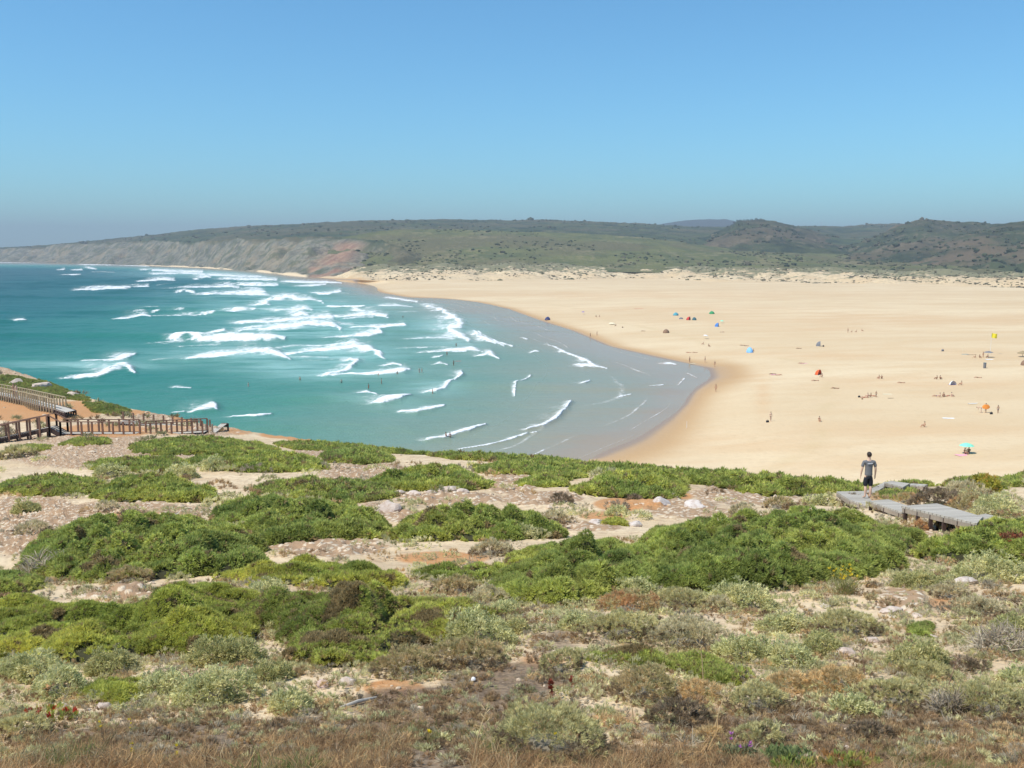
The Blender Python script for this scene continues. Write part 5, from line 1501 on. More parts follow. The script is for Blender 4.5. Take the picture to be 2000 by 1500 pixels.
def man():
    """the walker in the foreground, seen from behind"""
    f = np.array([float(v) for v in at_y(1695, 973, 36)])
    c = DECK_A.mean(0)
    A = np.c_[DECK_A[:, :2], np.ones(len(DECK_A))]; k = np.linalg.lstsq(A, DECK_A[:, 2], rcond=None)[0]
    a, e = [float(v) for v in ae(1694, 973)]
    y = (k[2] - CZ) / (e - k[0] * a - k[1])
    o = empty("person", (a * y, y, CZ + e * y))
    H = 93.0 * y / F / 1.745
    o.scale = (H, H, H)
    J = {'pelvis': (0, 0, .95, .118, .088), 'belly': (0, 0, 1.10, .13, .092), 'chest': (0, 0, 1.28, .155, .105), 'upper': (0, -.005, 1.40, .15, .095), 'nb': (0, -.005, 1.475, .062, .06), 'neck': (0, .01, 1.535, .052, .054),
         'jaw': (0, .03, 1.595, .066, .078), 'head': (0, .025, 1.655, .078, .096), 'crown': (0, .015, 1.715, .055, .068)}
    E = [('pelvis', 'belly'), ('belly', 'chest'), ('chest', 'upper'), ('upper', 'nb'), ('nb', 'neck'), ('neck', 'jaw'), ('jaw', 'head'), ('head', 'crown')]
    for s, t in ((-1, 'l'), (1, 'r')):
        J.update({t + 'sh': (s * .185, 0, 1.415, .064), t + 'ua': (s * .225, -.005, 1.28, .053), t + 'el': (s * .252, -.01, 1.13, .042), t + 'fa': (s * .262, .015, 1.04, .040), t + 'wr': (s * .268, .045, .895, .028),
                  t + 'hip': (s * .085, 0, .86, .098), t + 'th': (s * .092, .01, .70, .083), t + 'kn': (s * .092, .012, .49, .058), t + 'ca': (s * .094, -.02, .36, .058), t + 'an': (s * .095, -.02, .085, .038), t + 'he': (s * .095, -.035, .035, .034), t + 'ft': (s * .105, .09, .030, .040, .028), t + 'to': (s * .110, .165, .02, .036, .02)})
        E += [('upper', t + 'sh'), (t + 'sh', t + 'ua'), (t + 'ua', t + 'el'), (t + 'el', t + 'fa'), (t + 'fa', t + 'wr'), ('pelvis', t + 'hip'), (t + 'hip', t + 'th'), (t + 'th', t + 'kn'), (t + 'kn', t + 'ca'), (t + 'ca', t + 'an'), (t + 'an', t + 'he'), (t + 'an', t + 'ft'), (t + 'ft', t + 'to')]
        J[t + 'pm'] = (s * .272, .055, .835, .020, .040); E.append((t + 'wr', t + 'pm'))
        for q, (dy, ln) in enumerate(((-.024, .062), (-.008, .074), (.009, .070), (.025, .060))):
            J[t + 'f%da' % q] = (s * .274, .058 + dy, .795, .0095); J[t + 'f%db' % q] = (s * (.270 - .004 * q), .064 + dy, .795 - ln * .55, .0088); J[t + 'f%dc' % q] = (s * .262, .066 + dy, .795 - ln, .007)
            E += [(t + 'pm', t + 'f%da' % q), (t + 'f%da' % q, t + 'f%db' % q), (t + 'f%db' % q, t + 'f%dc' % q)]
        J[t + 'tb'] = (s * .262, .098, .835, .0115); J[t + 'tc'] = (s * .252, .108, .80, .009); E += [(t + 'pm', t + 'tb'), (t + 'tb', t + 'tc')]
    body = skin_mesh(J, E, 2); body.materials.append(SKIN[1]); b = link("body", body, o)
    # face and ears, on the far side of the head
    for s in (-1, 1):
        m = ICO2[0] * np.array([.010, .022, .032]) + np.array([s * .078, .02, 1.63]); link("ear", np_mesh("ear", m, ICO2[1], SKIN[1], smooth=True), o)
        m = ICO1[0] * .011 + np.array([s * .030, .108, 1.645]); link("eye", np_mesh("eye", m, ICO1[1], HAIR[0], smooth=True), o)
    m = ICO2[0] * np.array([.013, .02, .024]) + np.array([0, .122, 1.615]); link("nose", np_mesh("nose", m, ICO2[1], SKIN[1], smooth=True), o)
    m = ICO2[0] * np.array([.024, .008, .007]) + np.array([0, .112, 1.575]); link("mouth", np_mesh("mouth", m, ICO2[1], plain("lips", (.45, .18, .15)), smooth=True), o)
    # hair: a shell over the skull, short at the nape
    V = ICO3[0].copy(); Vh = V * np.array([.090, .110, .105]) + np.array([0, .018, 1.668])
    Vh = Vh * (1 + .012 * (fbm(V[:, 0] * 5, V[:, 1] * 5 + V[:, 2] * 4, 3, 4) - .5)[:, None])
    keep = (V[:, 2] > -.15 + .55 * np.clip(V[:, 1], 0, 1)) | ((V[:, 1] < -.1) & (V[:, 2] > -.82))
    link("hair", np_mesh("hair", Vh, ICO3[1][keep[ICO3[1]].all(1)], HAIR[0], smooth=True), o)
    # t-shirt
    T = {n: J[n] for n in ('belly', 'chest', 'upper')}
    T = {'hem': (0, 0, .83, .168, .135), 'hip': (0, 0, .96, .150, .115), 'belly': (0, 0, 1.10, .146, .108), 'chest': (0, 0, 1.28, .170, .120), 'upper': (0, -.005, 1.405, .162, .105), 'col': (0, -.005, 1.475, .070, .068)}
    ET = [('hem', 'hip'), ('hip', 'belly'), ('belly', 'chest'), ('chest', 'upper'), ('upper', 'col')]
    for s, t in ((-1, 'l'), (1, 'r')):
        T.update({t + 's': (s * .19, 0, 1.412, .074), t + 'u': (s * .228, -.005, 1.28, .068), t + 'c': (s * .243, -.008, 1.19, .064)})
        ET += [('upper', t + 's'), (t + 's', t + 'u'), (t + 'u', t + 'c')]
    sm = skin_mesh(T, ET, 2); sm.materials.append(cloth("tshirt_grey", (.165, .165, .17))); sh = link("t_shirt", sm, o)
    S = {'w': (0, 0, 1.01, .140, .106), 'c': (0, 0, .90, .142, .11)}; ES = [('w', 'c')]
    for s, t in ((-1, 'l'), (1, 'r')):
        S.update({t + 'h': (s * .085, 0, .80, .110), t + 't': (s * .093, .01, .66, .098), t + 'k': (s * .097, .012, .46, .092)}); ES += [('c', t + 'h'), (t + 'h', t + 't'), (t + 't', t + 'k')]
    sm = skin_mesh(S, ES, 2); sm.materials.append(cloth("shorts_black", (.022, .024, .03))); link("shorts", sm, o)
    # pale line of print across the shoulders: unreadable at this distance, a row of short dashes
    pr = MB(); rng = np.random.default_rng(8); x = -.095
    while x < .095:
        w = rng.uniform(.008, .018); z = 1.355 + .02 * (x / .095) * .4
        pr.box((x, -.118 - .0 + .35 * x * x, z), (x + w, -.118 + .35 * (x + w) ** 2, z + .002), .012, .024); x += w + .005
    pr.build("print", cloth("print_white", (.78, .80, .84)), sh)
    tag(o, "person in grey t-shirt and black knee shorts walking away on the deck", "person")
    return o
man()

def pose(kind):
    """joints of a small bather, facing +y"""
    J, E = {}, []
    def chain(*n):
        for a, b in zip(n[:-1], n[1:]): E.append((a, b))
    if kind in ('stand', 'walk', 'wade'):
        st = .16 if kind == 'walk' else .03
        J = {'p': (0, 0, .93, .13, .1), 'b': (0, 0, 1.1, .115, .085), 'c': (0, 0, 1.33, .15, .1), 'n': (0, 0, 1.5, .05), 'h': (0, .01, 1.62, .085, .1), 't': (0, .01, 1.70, .06)}
        chain('p', 'b', 'c', 'n', 'h', 't')
        for s, k in ((-1, 'l'), (1, 'r')):
            J.update({k + 's': (s * .19, 0, 1.40, .055), k + 'e': (s * .25, -.02 - s * st * .4, 1.13, .042), k + 'w': (s * .25, .05 - s * st * .8, .88, .03), k + 'm': (s * .25, .06 - s * st * .9, .80, .032, .02),
                      k + 'H': (s * .085, 0, .86, .095), k + 'k': (s * .09, .02 + s * st * .6, .48, .06), k + 'a': (s * .09, -.02 + s * st, .06, .04), k + 'f': (s * .10, .13 + s * st, .03, .036)})
            chain('c', k + 's', k + 'e', k + 'w', k + 'm'); chain('p', k + 'H', k + 'k', k + 'a', k + 'f')
    elif kind == 'sit':
        J = {'p': (0, 0, .13, .14, .11), 'b': (0, -.05, .32, .12, .09), 'c': (0, -.03, .53, .15, .1), 'n': (0, .0, .70, .05), 'h': (0, .03, .82, .085, .1), 't': (0, .03, .9, .06)}
        chain('p', 'b', 'c', 'n', 'h', 't')
        for s, k in ((-1, 'l'), (1, 'r')):
            J.update({k + 's': (s * .19, -.02, .60, .055), k + 'e': (s * .24, .12, .40, .042), k + 'w': (s * .14, .34, .42, .03), k + 'm': (s * .10, .40, .43, .03),
                      k + 'H': (s * .09, .06, .13, .095), k + 'k': (s * .12, .46, .42, .06), k + 'a': (s * .11, .62, .06, .04), k + 'f': (s * .11, .74, .035, .036)})
            chain('c', k + 's', k + 'e', k + 'w', k + 'm'); chain('p', k + 'H', k + 'k', k + 'a', k + 'f')
    elif kind == 'lie':
        J = {'p': (0, 0, .12, .13, .1), 'b': (.18, 0, .12, .10, .1), 'c': (.42, 0, .13, .12, .12), 'n': (.60, 0, .13, .05), 'h': (.74, 0, .13, .085), 't': (.83, 0, .13, .06)}
        chain('p', 'b', 'c', 'n', 'h', 't')
        for s, k in ((-1, 'l'), (1, 'r')):
            J.update({k + 's': (.50, s * .19, .12, .055), k + 'e': (.52, s * .38, .07, .042), k + 'w': (.72, s * .30, .05, .03), k + 'm': (.80, s * .27, .05, .03),
                      k + 'H': (-.08, s * .085, .12, .095), k + 'k': (-.48, s * .10, .12 if s < 0 else .26, .06), k + 'a': (-.88 if s < 0 else -.78, s * .11, .06, .04), k + 'f': (-.92 if s < 0 else -.9, s * .12, .13 if s < 0 else .05, .034)})
            chain('c', k + 's', k + 'e', k + 'w', k + 'm'); chain('p', k + 'H', k + 'k', k + 'a', k + 'f')
    elif kind == 'bend':
        J = {'p': (0, 0, .90, .13, .1), 'b': (0, .16, 1.0, .115, .085), 'c': (0, .38, 1.02, .15, .1), 'n': (0, .55, .98, .05), 'h': (0, .67, .95, .085, .1), 't': (0, .74, .92, .06)}
        chain('p', 'b', 'c', 'n', 'h', 't')
        for s, k in ((-1, 'l'), (1, 'r')):
            J.update({k + 's': (s * .19, .44, 1.0, .055), k + 'e': (s * .21, .47, .72, .042), k + 'w': (s * .17, .50, .48, .03), k + 'm': (s * .16, .51, .40, .03),
                      k + 'H': (s * .10, 0, .84, .095), k + 'k': (s * .16, .02, .46, .06), k + 'a': (s * .2, -.04, .06, .04), k + 'f': (s * .22, .10, .03, .036)})
            chain('c', k + 's', k + 'e', k + 'w', k + 'm'); chain('p', k + 'H', k + 'k', k + 'a', k + 'f')
    return J, E
POSE = {}
def pose_mesh(kind):
    if kind not in POSE:
        J, E = pose(kind); body = skin_mesh(J, E, 1); body.materials.append(SKIN[0])
        W = {'p': tuple(J['p'][:3]) + tuple(r * 1.10 for r in (J['p'][3], J['p'][4])), 'b': tuple(np.array(J['p'][:3]) * .55 + np.array(J['b'][:3]) * .45) + (J['b'][3] * 1.10, J['b'][4] * 1.12)}; EW = [('p', 'b')]
        for k in 'lr':
            W[k] = J[k + 'H'][:3] + (.105,); W[k + '2'] = tuple(np.array(J[k + 'H'][:3]) * .62 + np.array(J[k + 'k'][:3]) * .38) + (.088,); EW += [('p', k), (k, k + '2')]
        sw = skin_mesh(W, EW, 1); sw.materials.append(CL['black'])
        h = np.array(J['h'][:3]); t = np.array(J['t'][:3]); d = (t - h) / np.linalg.norm(t - h)
        V = ICO2[0] * np.array([.095, .11, .105]); keep = (ICO2[0] @ (d - np.array([0, .6, 0]) if kind != 'lie' else ICO2[0] @ d)) > -.25 if False else (ICO2[0] @ d > -.15)
        hm = np_mesh("hair", V + h + d * .035, ICO2[1][keep[ICO2[1]].all(1)], HAIR[0], smooth=True)
        POSE[kind] = (body, sw, hm)
    return POSE[kind]
def set_mat(o, m):
    o.material_slots[0].link = 'OBJECT'; o.material_slots[0].material = m
def person(px, py, kind, rz, label, suit='black', skin=0, hair=0, scale=1.0, water=None, at=None, group="people on the beach"):
    p = at if at is not None else (beach_hit(px, py) if water is None else tuple(float(v) for v in at_z(px, py, 0.0)))
    o = empty("person", (p[0], p[1], p[2] - (water or 0) * scale), math.radians(rz))
    o.scale = (scale,) * 3
    b, s, h = pose_mesh(kind)
    for n, me, m in (("body", b, SKIN[skin]), ("swimwear", s, CL[suit]), ("hair", h, HAIR[hair])):
        set_mat(link(n, me, o), m)
    tag(o, label, "person", group)
    return o

# ------------------------------------------------------------------ beach gear
def umbrella(px, py, c, label, r=.95, h=1.9, cat="umbrella", straw=False, tilt=0):
    x, y, z = beach_hit(px, py)
    o = empty("beach_umbrella", (x, y, z)); o.rotation_euler = (0, math.radians(tilt), .4)
    m = MB(); m.tube([(0, 0, -.1), (0, 0, h - .02)], .022 if not straw else .06, 8); m.build("pole", CL['white'] if not straw else W_SIDE, o, smooth=True)
    n = 8 if not straw else 14; rings = [(0, h + .02), (.35 * r, h - .05), (.72 * r, h - .19), (r, h - .38)] if not straw else [(0, h + .25), (.5 * r, h - .05), (r, h - .40), (r * 1.02, h - .55)]
    V, Fc = [], []
    for q, (rr, zz) in enumerate(rings):
        for k in range(n * 2):
            sc_ = 1 if k % 2 == 0 else .965
            V.append((math.cos(k * math.pi / n) * rr * sc_, math.sin(k * math.pi / n) * rr * sc_, zz + (0 if k % 2 == 0 else -.012 * q)))
    N2 = n * 2
    for q in range(len(rings) - 1):
        for k in range(N2): Fc.append((q * N2 + k, q * N2 + (k + 1) % N2, (q + 1) * N2 + (k + 1) % N2, (q + 1) * N2 + k))
    link("canopy", np_mesh("canopy", np.array(V), np.array(Fc), CL[c]), o)
    m = MB()
    for k in range(n): m.tube([(0, 0, h - .35), (math.cos(k * 2 * math.pi / n) * r * .7, math.sin(k * 2 * math.pi / n) * r * .7, h - .20)], .008, 4)
    m.build("ribs", CL['grey'], o)
    tag(o, label, cat, "sun shades on the beach"); return o
def shelter(px, py, c, label, w=2.2, d=1.4, h=1.25, rz=0, inner=None):
    """a half dome beach tent, open at the front, with its poles and floor"""
    x, y, z = beach_hit(px, py)
    o = empty("beach_tent", (x, y, z), math.radians(rz))
    nu, nv = 14, 8; U, W = np.meshgrid(np.linspace(0, math.pi, nu), np.linspace(0, math.pi / 2, nv))
    bl = .03 * np.cos(U * 4)
    V = np.stack([-np.cos(U) * w / 2 * np.cos(W * .92), np.sin(W) * d + .0 * U, np.sin(U) * h * np.cos(W * .96) * (1 + bl) + .01], -1).reshape(-1, 3)
    link("canopy", np_mesh("canopy", V, grid_faces(nv, nu), CL[c], smooth=True), o)
    m = MB(); m.tube([(-math.cos(u) * w / 2, -.01, math.sin(u) * h * (1.0 + .03 * math.cos(u * 4)) + .01) for u in np.linspace(0, math.pi, 13)], .018, 6); m.build("pole", CL['grey'], o)
    m = MB(); m.box((-w / 2 * .96, d * .42, .012), (w / 2 * .96, d * .42, .012), d * .9, .02); m.build("floor", CL[inner or 'grey'], o)
    tag(o, label, "tent", "sun shades on the beach"); return o
def towel(px, py, c, label, rz=0, w=1.9, d=.95, cat="towel"):
    x, y, z = beach_hit(px, py)
    nx, ny = 10, 6; A, B = np.meshgrid(np.linspace(-w / 2, w / 2, nx), np.linspace(-d / 2, d / 2, ny))
    Z = .025 + .03 * (fbm(A * 2 + px, B * 2 + py, 2, 3)); V = np.stack([A, B, Z], -1).reshape(-1, 3)
    W = V.copy(); W[:, 2] -= .022
    f = grid_faces(ny, nx); n = len(V)
    rim = [i for i in range(nx)] + [nx * (j + 1) - 1 for j in range(1, ny)] + [nx * (ny - 1) + i for i in range(nx - 2, -1, -1)] + [nx * j for j in range(ny - 2, 0, -1)]
    side = np.array([(rim[i], rim[(i + 1) % len(rim)], rim[(i + 1) % len(rim)] + n, rim[i] + n) for i in range(len(rim))])
    o = link("towel", np_mesh("towel", np.concatenate([V, W]), np.concatenate([f, f[:, ::-1] + n, side]), CL[c], smooth=False), None, (x, y, z)); o.rotation_euler = (0, 0, math.radians(rz))
    tag(o, label, cat, "towels on the sand"); return o
def bag(px, py, c, label, s=.5):
    x, y, z = beach_hit(px, py)
    o = empty("beach_bag", (x, y, z), .4)
    V = ICO3[0]; W = np.sign(V) * np.abs(V) ** .55 * np.array([s * .55, s * .3, s * .36]) + np.array([0, 0, s * .34]); W[:, 2] = np.maximum(W[:, 2], 0)
    W[:, 0] *= 1 - .25 * W[:, 2] / s
    link("body", np_mesh("body", W, ICO3[1], CL[c], smooth=True), o)
    m = MB(); m.tube([(math.cos(u) * s * .28, 0, s * .62 + math.sin(u) * s * .28) for u in np.linspace(0, math.pi, 9)], s * .03, 5); m.build("handle", CL[c], o)
    tag(o, label, "bag", "bags on the sand"); return o
def board(px, py, c, label, rz=0, water=False, L=2.0):
    x, y, z = beach_hit(px, py) if not water else tuple(float(v) for v in at_z(px, py, 0.0))
    o = empty("surfboard", (x, y, z + (.12 if not water else .55)), math.radians(rz))
    V = ICO3[0]; W = np.stack([V[:, 0] * L / 2, V[:, 1] * .27 * (1 - .25 * V[:, 0] ** 2) , V[:, 2] * .035 + .10 * V[:, 0] ** 3 * (V[:, 0] > 0)], 1)
    link("deck", np_mesh("deck", W, ICO3[1], CL[c], smooth=True), o)
    m = MB(); m.box((-L * .40, 0, -.03), (-L * .46, 0, -.13), .012, .09); m.build("fin", CL['grey'], o)
    tag(o, label, "surfboard"); return o

umbrella(1887, 886, 'mint', "mint green umbrella nearest the headland, over dark seated people", 1.0, 1.55)
umbrella(1930, 698, 'grey', "dark grey umbrella in the busy group under the yellow flag", 1.25, 1.75)
umbrella(1997, 697, 'straw', "thatched sunshade cut by the photo's right edge", 1.4, 1.5, straw=True)
umbrella(1377, 662, 'white', "pale umbrella above two people in mid beach", .95, 1.5, tilt=12)
umbrella(1139, 614, 'purple', "small purple umbrella near the middle of the shore", .85, 1.5)
umbrella(1410, 631, 'mint', "pale green umbrella just behind the blue open shelter", .8, 1.2)
umbrella(1195, 634, 'cream', "pale yellow low umbrella beside a seated person by the tide line", 1.4, .9)
shelter(1070, 625, 'navy', "dark blue tent closest to the wet sand on the far shore", 2.6, 1.6, 1.5, 150)
shelter(1320, 616, 'teal', "blue grey dome tent farthest left of the row at the back of the beach", 2.6, 1.8, 1.35, 160, 'red')
shelter(1347, 625, 'red', "red dome tent in the row at the back of the beach", 2.2, 1.5, 1.45, 60)
shelter(1356, 625, 'darkteal', "dark teal tent right next to the red dome one", 1.9, 1.5, 1.2, 180)
shelter(1330, 623, 'grey', "low grey shelter between the blue grey and red dome tents", 1.9, 1.0, .7, 190)
shelter(1390, 613, 'green', "green tent farthest right of the row at the back of the beach", 2.6, 1.6, 1.3, 190)
shelter(1403, 638, 'blue', "blue open shelter with a pale inside, mid beach", 2.0, 1.4, 1.5, 70, 'white')
shelter(1301, 650, 'brown', "brown peaked tent by the tide line", 2.4, 1.6, 1.35, 170)
shelter(1464, 688, 'lightblue', "light blue dome tent alone in mid beach", 2.0, 1.7, 1.5, 180)
shelter(1602, 676, 'grey', "grey and white open shelter in the middle of the sand", 1.8, 1.3, 1.5, 75, 'white')
shelter(1601, 732, 'redorange', "red orange tent in mid beach", 1.6, 1.2, 1.25, 40)
shelter(1862, 752, 'white', "small white tent on the right of the beach", 1.5, 1.0, .9, 10, 'purple')
shelter(1999, 713, 'brown', "dark tent cut by the photo's right edge below the thatched sunshade", 1.5, 1.1, 1.2, 180)
towel(1932, 702, 'white', "white towel spread under the dark grey umbrella", 0, 2.0, 1.4)
towel(1898, 693, 'brown', "dark mat left of the busy group under the flag", 0, 2.6, .8)
towel(1881, 889, 'pink', "pink and white towel in front of the mint umbrella", 10, 2.0, 1.2)
towel(1853, 817, 'white', "white towel alone on the sand above the seated person", -8, 2.0, 1.0)
towel(1515, 732, 'pink', "pink towel in mid beach left of the red orange tent", 0, 2.4, 1.0)
towel(1570, 710, 'pink', "pale pink towel above the red orange tent", 0, 1.9, .8)
towel(1248, 603, 'red', "long red cloth farthest back on the left of the beach", 5, 4.8, 1.2, "cloth")
towel(1733, 770, 'cream', "cream towel right of the reclining group in mid beach", 0, 1.8, .9)
towel(1740, 778, 'brown', "small brown towel just below the cream one", 0, 1.1, .5)
towel(1885, 692, 'teal', "greenish mat at the far left of the busy group", 0, 1.9, .7)
board(1900, 789, 'white', "white surfboard lying left of the orange wrapped person", 0)
bag(1678, 776, 'black', "black bag at the left end of the reclining group"); bag(1684, 780, 'brown', "dark bag below the black one at the reclining group", .35)
bag(1499, 825, 'black', "dark bag at the feet of the lone standing person", .55); bag(1936, 809, 'black', "black bag between the orange wrapped person and the thin standing one", .55)
bag(1216, 640, 'brown', "small dark bag right of the pale yellow umbrella", .6); bag(1841, 686, 'grey', "dark bag alone on the sand left of the flag", .8)
bag(1608, 677, 'black', "black bag in front of the grey and white shelter", .6)

P = person
P(1068, 627, 'sit', 30, "person seated in front of the dark blue tent", 'navy')
P(1164, 619, 'sit', 200, "left of two people seated on the upper shore", 'black', 2); P(1171, 619, 'sit', 160, "right of two people seated on the upper shore", 'black')
P(1203, 637, 'sit', 120, "person seated beside the pale yellow umbrella", 'black', 2)
P(1153, 659, 'walk', -60, "left and nearer of two people strolling at the far water's edge", 'black', 2, 0, .98); P(1166, 656, 'walk', -60, "right of two people strolling at the far water's edge", 'black')
P(1256, 647, 'lie', 10, "person lying at the tide line left of the brown tent", 'black', 2); P(1411, 649, 'lie', 170, "person lying below the blue open shelter", 'black')
P(1374, 673, 'sit', 100, "person seated under the pale umbrella", 'white'); P(1384, 677, 'sit', 220, "person sitting just right of the pale umbrella", 'black', 2)
P(1345, 689, 'lie', 5, "person lying above the standing surfer at the shore", 'red'); P(1357, 689, 'lie', 5, "second person lying above the standing surfer at the shore", 'brown')
P(1347, 708, 'stand', 120, "person in dark wetsuit standing at the water's edge by a white board", 'black', 2)
P(1377, 708, 'stand', 60, "slender person standing near the water's tip, left one", 'navy'); P(1396, 717, 'walk', 30, "person walking right at the tip of the wet sand", 'red'); P(1398, 765, 'walk', 10, "lone person walking on dry sand below the tip of the wet sand", 'red')
board(1353, 711, 'cream', "pale board carried at the water's edge", 20)
P(1450, 675, 'lie', 0, "person lying left of the light blue dome tent", 'black', 2); P(1458, 676, 'lie', 15, "second person lying left of the light blue dome tent", 'brown'); P(1472, 687, 'sit', 90, "person sitting right of the light blue dome tent", 'black', 2)
P(1560, 681, 'lie', 0, "dark figure lying left of the grey and white shelter", 'black', 2); P(1656, 650, 'stand', 0, "person standing at the back of the beach by a small group", 'brown'); P(1664, 649, 'sit', 30, "child sitting next to the person standing at the back of the beach", 'navy', scale=.8)
P(1673, 649, 'sit', 90, "left of the two seated at the back of the beach", 'white'); P(1683, 647, 'sit', 270, "right of the two seated at the back of the beach", 'red')
P(1565, 710, 'lie', 0, "person lying on the pale pink towel", 'black'); P(1509, 731, 'lie', 5, "left of two people lying on the pink towel", 'navy', 2); P(1521, 733, 'lie', 185, "right of two people lying on the pink towel", 'red')
P(1592, 744, 'lie', 0, "person lying below the red orange tent", 'black'); P(1606, 737, 'sit', 60, "person sitting at the red orange tent's right", 'black'); P(1631, 759, 'lie', -20, "person lying alone right of the red orange tent", 'black', 2)
P(1717, 740, 'sit', 20, "left of a couple seated close together mid beach", 'pink'); P(1722, 740, 'sit', 340, "right of a couple seated close together mid beach", 'brown', 2); P(1760, 748, 'lie', 0, "person lying right of the couple mid beach", 'brown')
for i, (x, y, k, s, l) in enumerate([(1688, 777, 'lie', 'red', "first from left of the reclining group"), (1695, 776, 'sit', 'red', "second of the reclining group, seated in red"), (1701, 776, 'sit', 'pink', "third of the reclining group, seated"), (1706, 774, 'lie', 'red', "last one lying in the reclining group")]):
    P(x, y, k, 40 * i, l, s, i % 3)
P(1711, 776, 'stand', 0, "child standing at the right end of the reclining group", 'navy', 2, scale=.75)
for i, (x, y, k, s, l) in enumerate([(1829, 774, 'lie', 'navy', "first from left of the row of sunbathers at right"), (1836, 776, 'sit', 'red', "second of the row of sunbathers at right"), (1843, 775, 'sit', 'black', "third of the row of sunbathers at right"), (1850, 774, 'lie', 'red', "fourth of the row of sunbathers at right"), (1858, 775, 'sit', 'pink', "last of the row of sunbathers at right")]):
    P(x, y, k, 70 * i, l, s, i % 3)
P(1830, 741, 'sit', 40, "left of a pair seated above the row of sunbathers", 'brown', 2); P(1836, 741, 'sit', 300, "right of a pair seated above the row of sunbathers", 'black', 2); P(1878, 752, 'sit', 90, "person seated right of the small white tent", 'black'); P(1910, 738, 'lie', -8, "person lying high on the right of the beach", 'black')
P(1905, 699, 'sit', 60, "person seated at the left of the busy group", 'red'); P(1913, 699, 'sit', 200, "person kneeling before the dark grey umbrella", 'black', 2); P(1920, 698, 'stand', 20, "person standing beside the dark grey umbrella", 'red', scale=.9); P(1929, 699, 'sit', 0, "person in the shade of the dark grey umbrella", 'white', 2)
P(1505, 823, 'stand', 200, "lone person standing with a bag at their feet", 'brown', 1); P(1600, 823, 'sit', 180, "person sitting on the sand right of the lone standing one", 'red'); P(1806, 834, 'sit', 90, "person sitting alone below the white towel", 'red')
P(1925, 806, 'stand', 0, "person holding an orange towel open around the shoulders", 'orange', 0); P(1916, 806, 'bend', 60, "person bending forward beside the orange wrapped one", 'navy', 1); P(1949, 807, 'stand', 0, "slim person standing right of the orange wrapped one", 'navy', 2, scale=.85)
P(1884, 887, 'sit', 200, "person seated in the shade of the mint umbrella, left", 'black', 2); P(1892, 885, 'sit', 150, "person seated in the shade of the mint umbrella, right", 'navy', 2)
def orange_wrap():
    x, y, z = beach_hit(1925, 806)
    V = []
    nu, nv = 15, 7
    for j in range(nv):
        for i in range(nu):
            u = math.pi * (1.0 + i / (nu - 1)); v = j / (nv - 1)
            V.append((math.cos(u) * (.30 + .40 * math.sin(v * math.pi * .8)), math.sin(u) * (.16 + .1 * v) + .03 * math.sin(u * 9), 1.52 - v * .85 + .1 * abs(math.cos(u)) * v))
    o = link("orange_towel", np_mesh("orange_towel", np.array(V), grid_faces(nv, nu), CL['orange'], smooth=True), None, (x, y, z))
    tag(o, "bright orange towel held open around a standing person", "towel")
orange_wrap()
# swimmers and surfers
for i, (x, y, w, k, s, sk, l) in enumerate([
    (586, 741, .95, 'wade', 'black', 0, "swimmer farthest left among those below the breakers"), (667, 746, 1.0, 'wade', 'black', 1, "swimmer near the foot of the small hooked breaker"), (720, 757, .75, 'wade', 'red', 2, "nearest of the bathers left of the lacy foam"),
    (745, 748, .6, 'wade', 'black', 2, "bather just up from the nearest one, left of the lacy foam"), (739, 734, 1.0, 'wade', 'red', 0, "bather in the foam of the long low breaker, left one"), (776, 732, .7, 'wade', 'black', 2, "bather in the foam of the long low breaker, right one"),
    (819, 727, .55, 'wade', 'pink', 1, "left of two bathers standing side by side"), (824, 727, .55, 'wade', 'red', 0, "right of two bathers standing side by side"), (845, 769, .6, 'wade', 'black', 0, "bather at the lower tip of the curved foam line"),
    (873, 693, .6, 'wade', 'black', 2, "dark bather above the surfer with the red board"), (891, 675, .75, 'wade', 'black', 2, "dark bather in the tall white shore breaker"), (886, 713, .35, 'stand', 'black', 2, "surfer in black standing with a red board"),
    (485, 752, 1.05, 'wade', 'pink', 1, "swimmer alone far left in the deep green swell"), (871, 855, .7, 'wade', 'black', 2, "left of two bathers in the nearest foam line"), (879, 855, .7, 'wade', 'black', 2, "right of two bathers in the nearest foam line"), (787, 620, .7, 'wade', 'black', 2, "tiny dark bather far back in the surf")]):
    P(x, y, k, 37 * i, l, s, sk, water=w, group="bathers in the water")
board(895, 709, 'red', "red surfboard held by the surfer in black", 0, True)
P(0, 0, 'stand', 90, "person in pale clothes leaning at the far walkway's railing", 'white', 1, 1, at=tuple(FARW[2] + (FARW[1] - FARW[2]) * .25 + np.array([.05, .35, .03])), group="walkers on the headland")
P(0, 0, 'stand', 70, "second person beside the pale clothed one on the far walkway", 'pink', 0, 1, at=tuple(FARW[2] + (FARW[1] - FARW[2]) * .42 + np.array([.05, .55, .03])), group="walkers on the headland")

# ------------------------------------------------------------------ poles, flag, bin
def flag():
    x, y, z = beach_hit(1934, 692)
    o = empty("flag_pole", (x, y, z)); h = 42 * y / F
    m = MB(); m.tube([(0, 0, -.2), (0, 0, h)], [.045, .03], 8); m.build("pole", CL['white'], o, smooth=True)
    A, B = np.meshgrid(np.linspace(0, 1.6, 12), np.linspace(0, 1.3, 8))
    V = np.stack([A + .04, .12 * np.sin(A * 4 + B), h - B - .15 * A - .05], -1).reshape(-1, 3)
    link("flag", np_mesh("flag", V, grid_faces(8, 12), CL['yellow'], smooth=True), o)
    tag(o, "thin pole flying a plain yellow flag over the beach", "flag")
flag()
def stick(px, py, hpx, label, m, r=.03):
    x, y, z = beach_hit(px, py)
    o = MB(); o.tube([(0, 0, -.2), (.03, 0, hpx * y / F * .5), (.04, .02, hpx * y / F)], [r, r, r * .8], 7)
    ob = o.build("marker_pole", m, None); ob.location = (x, y, z); tag(ob, label, "pole")
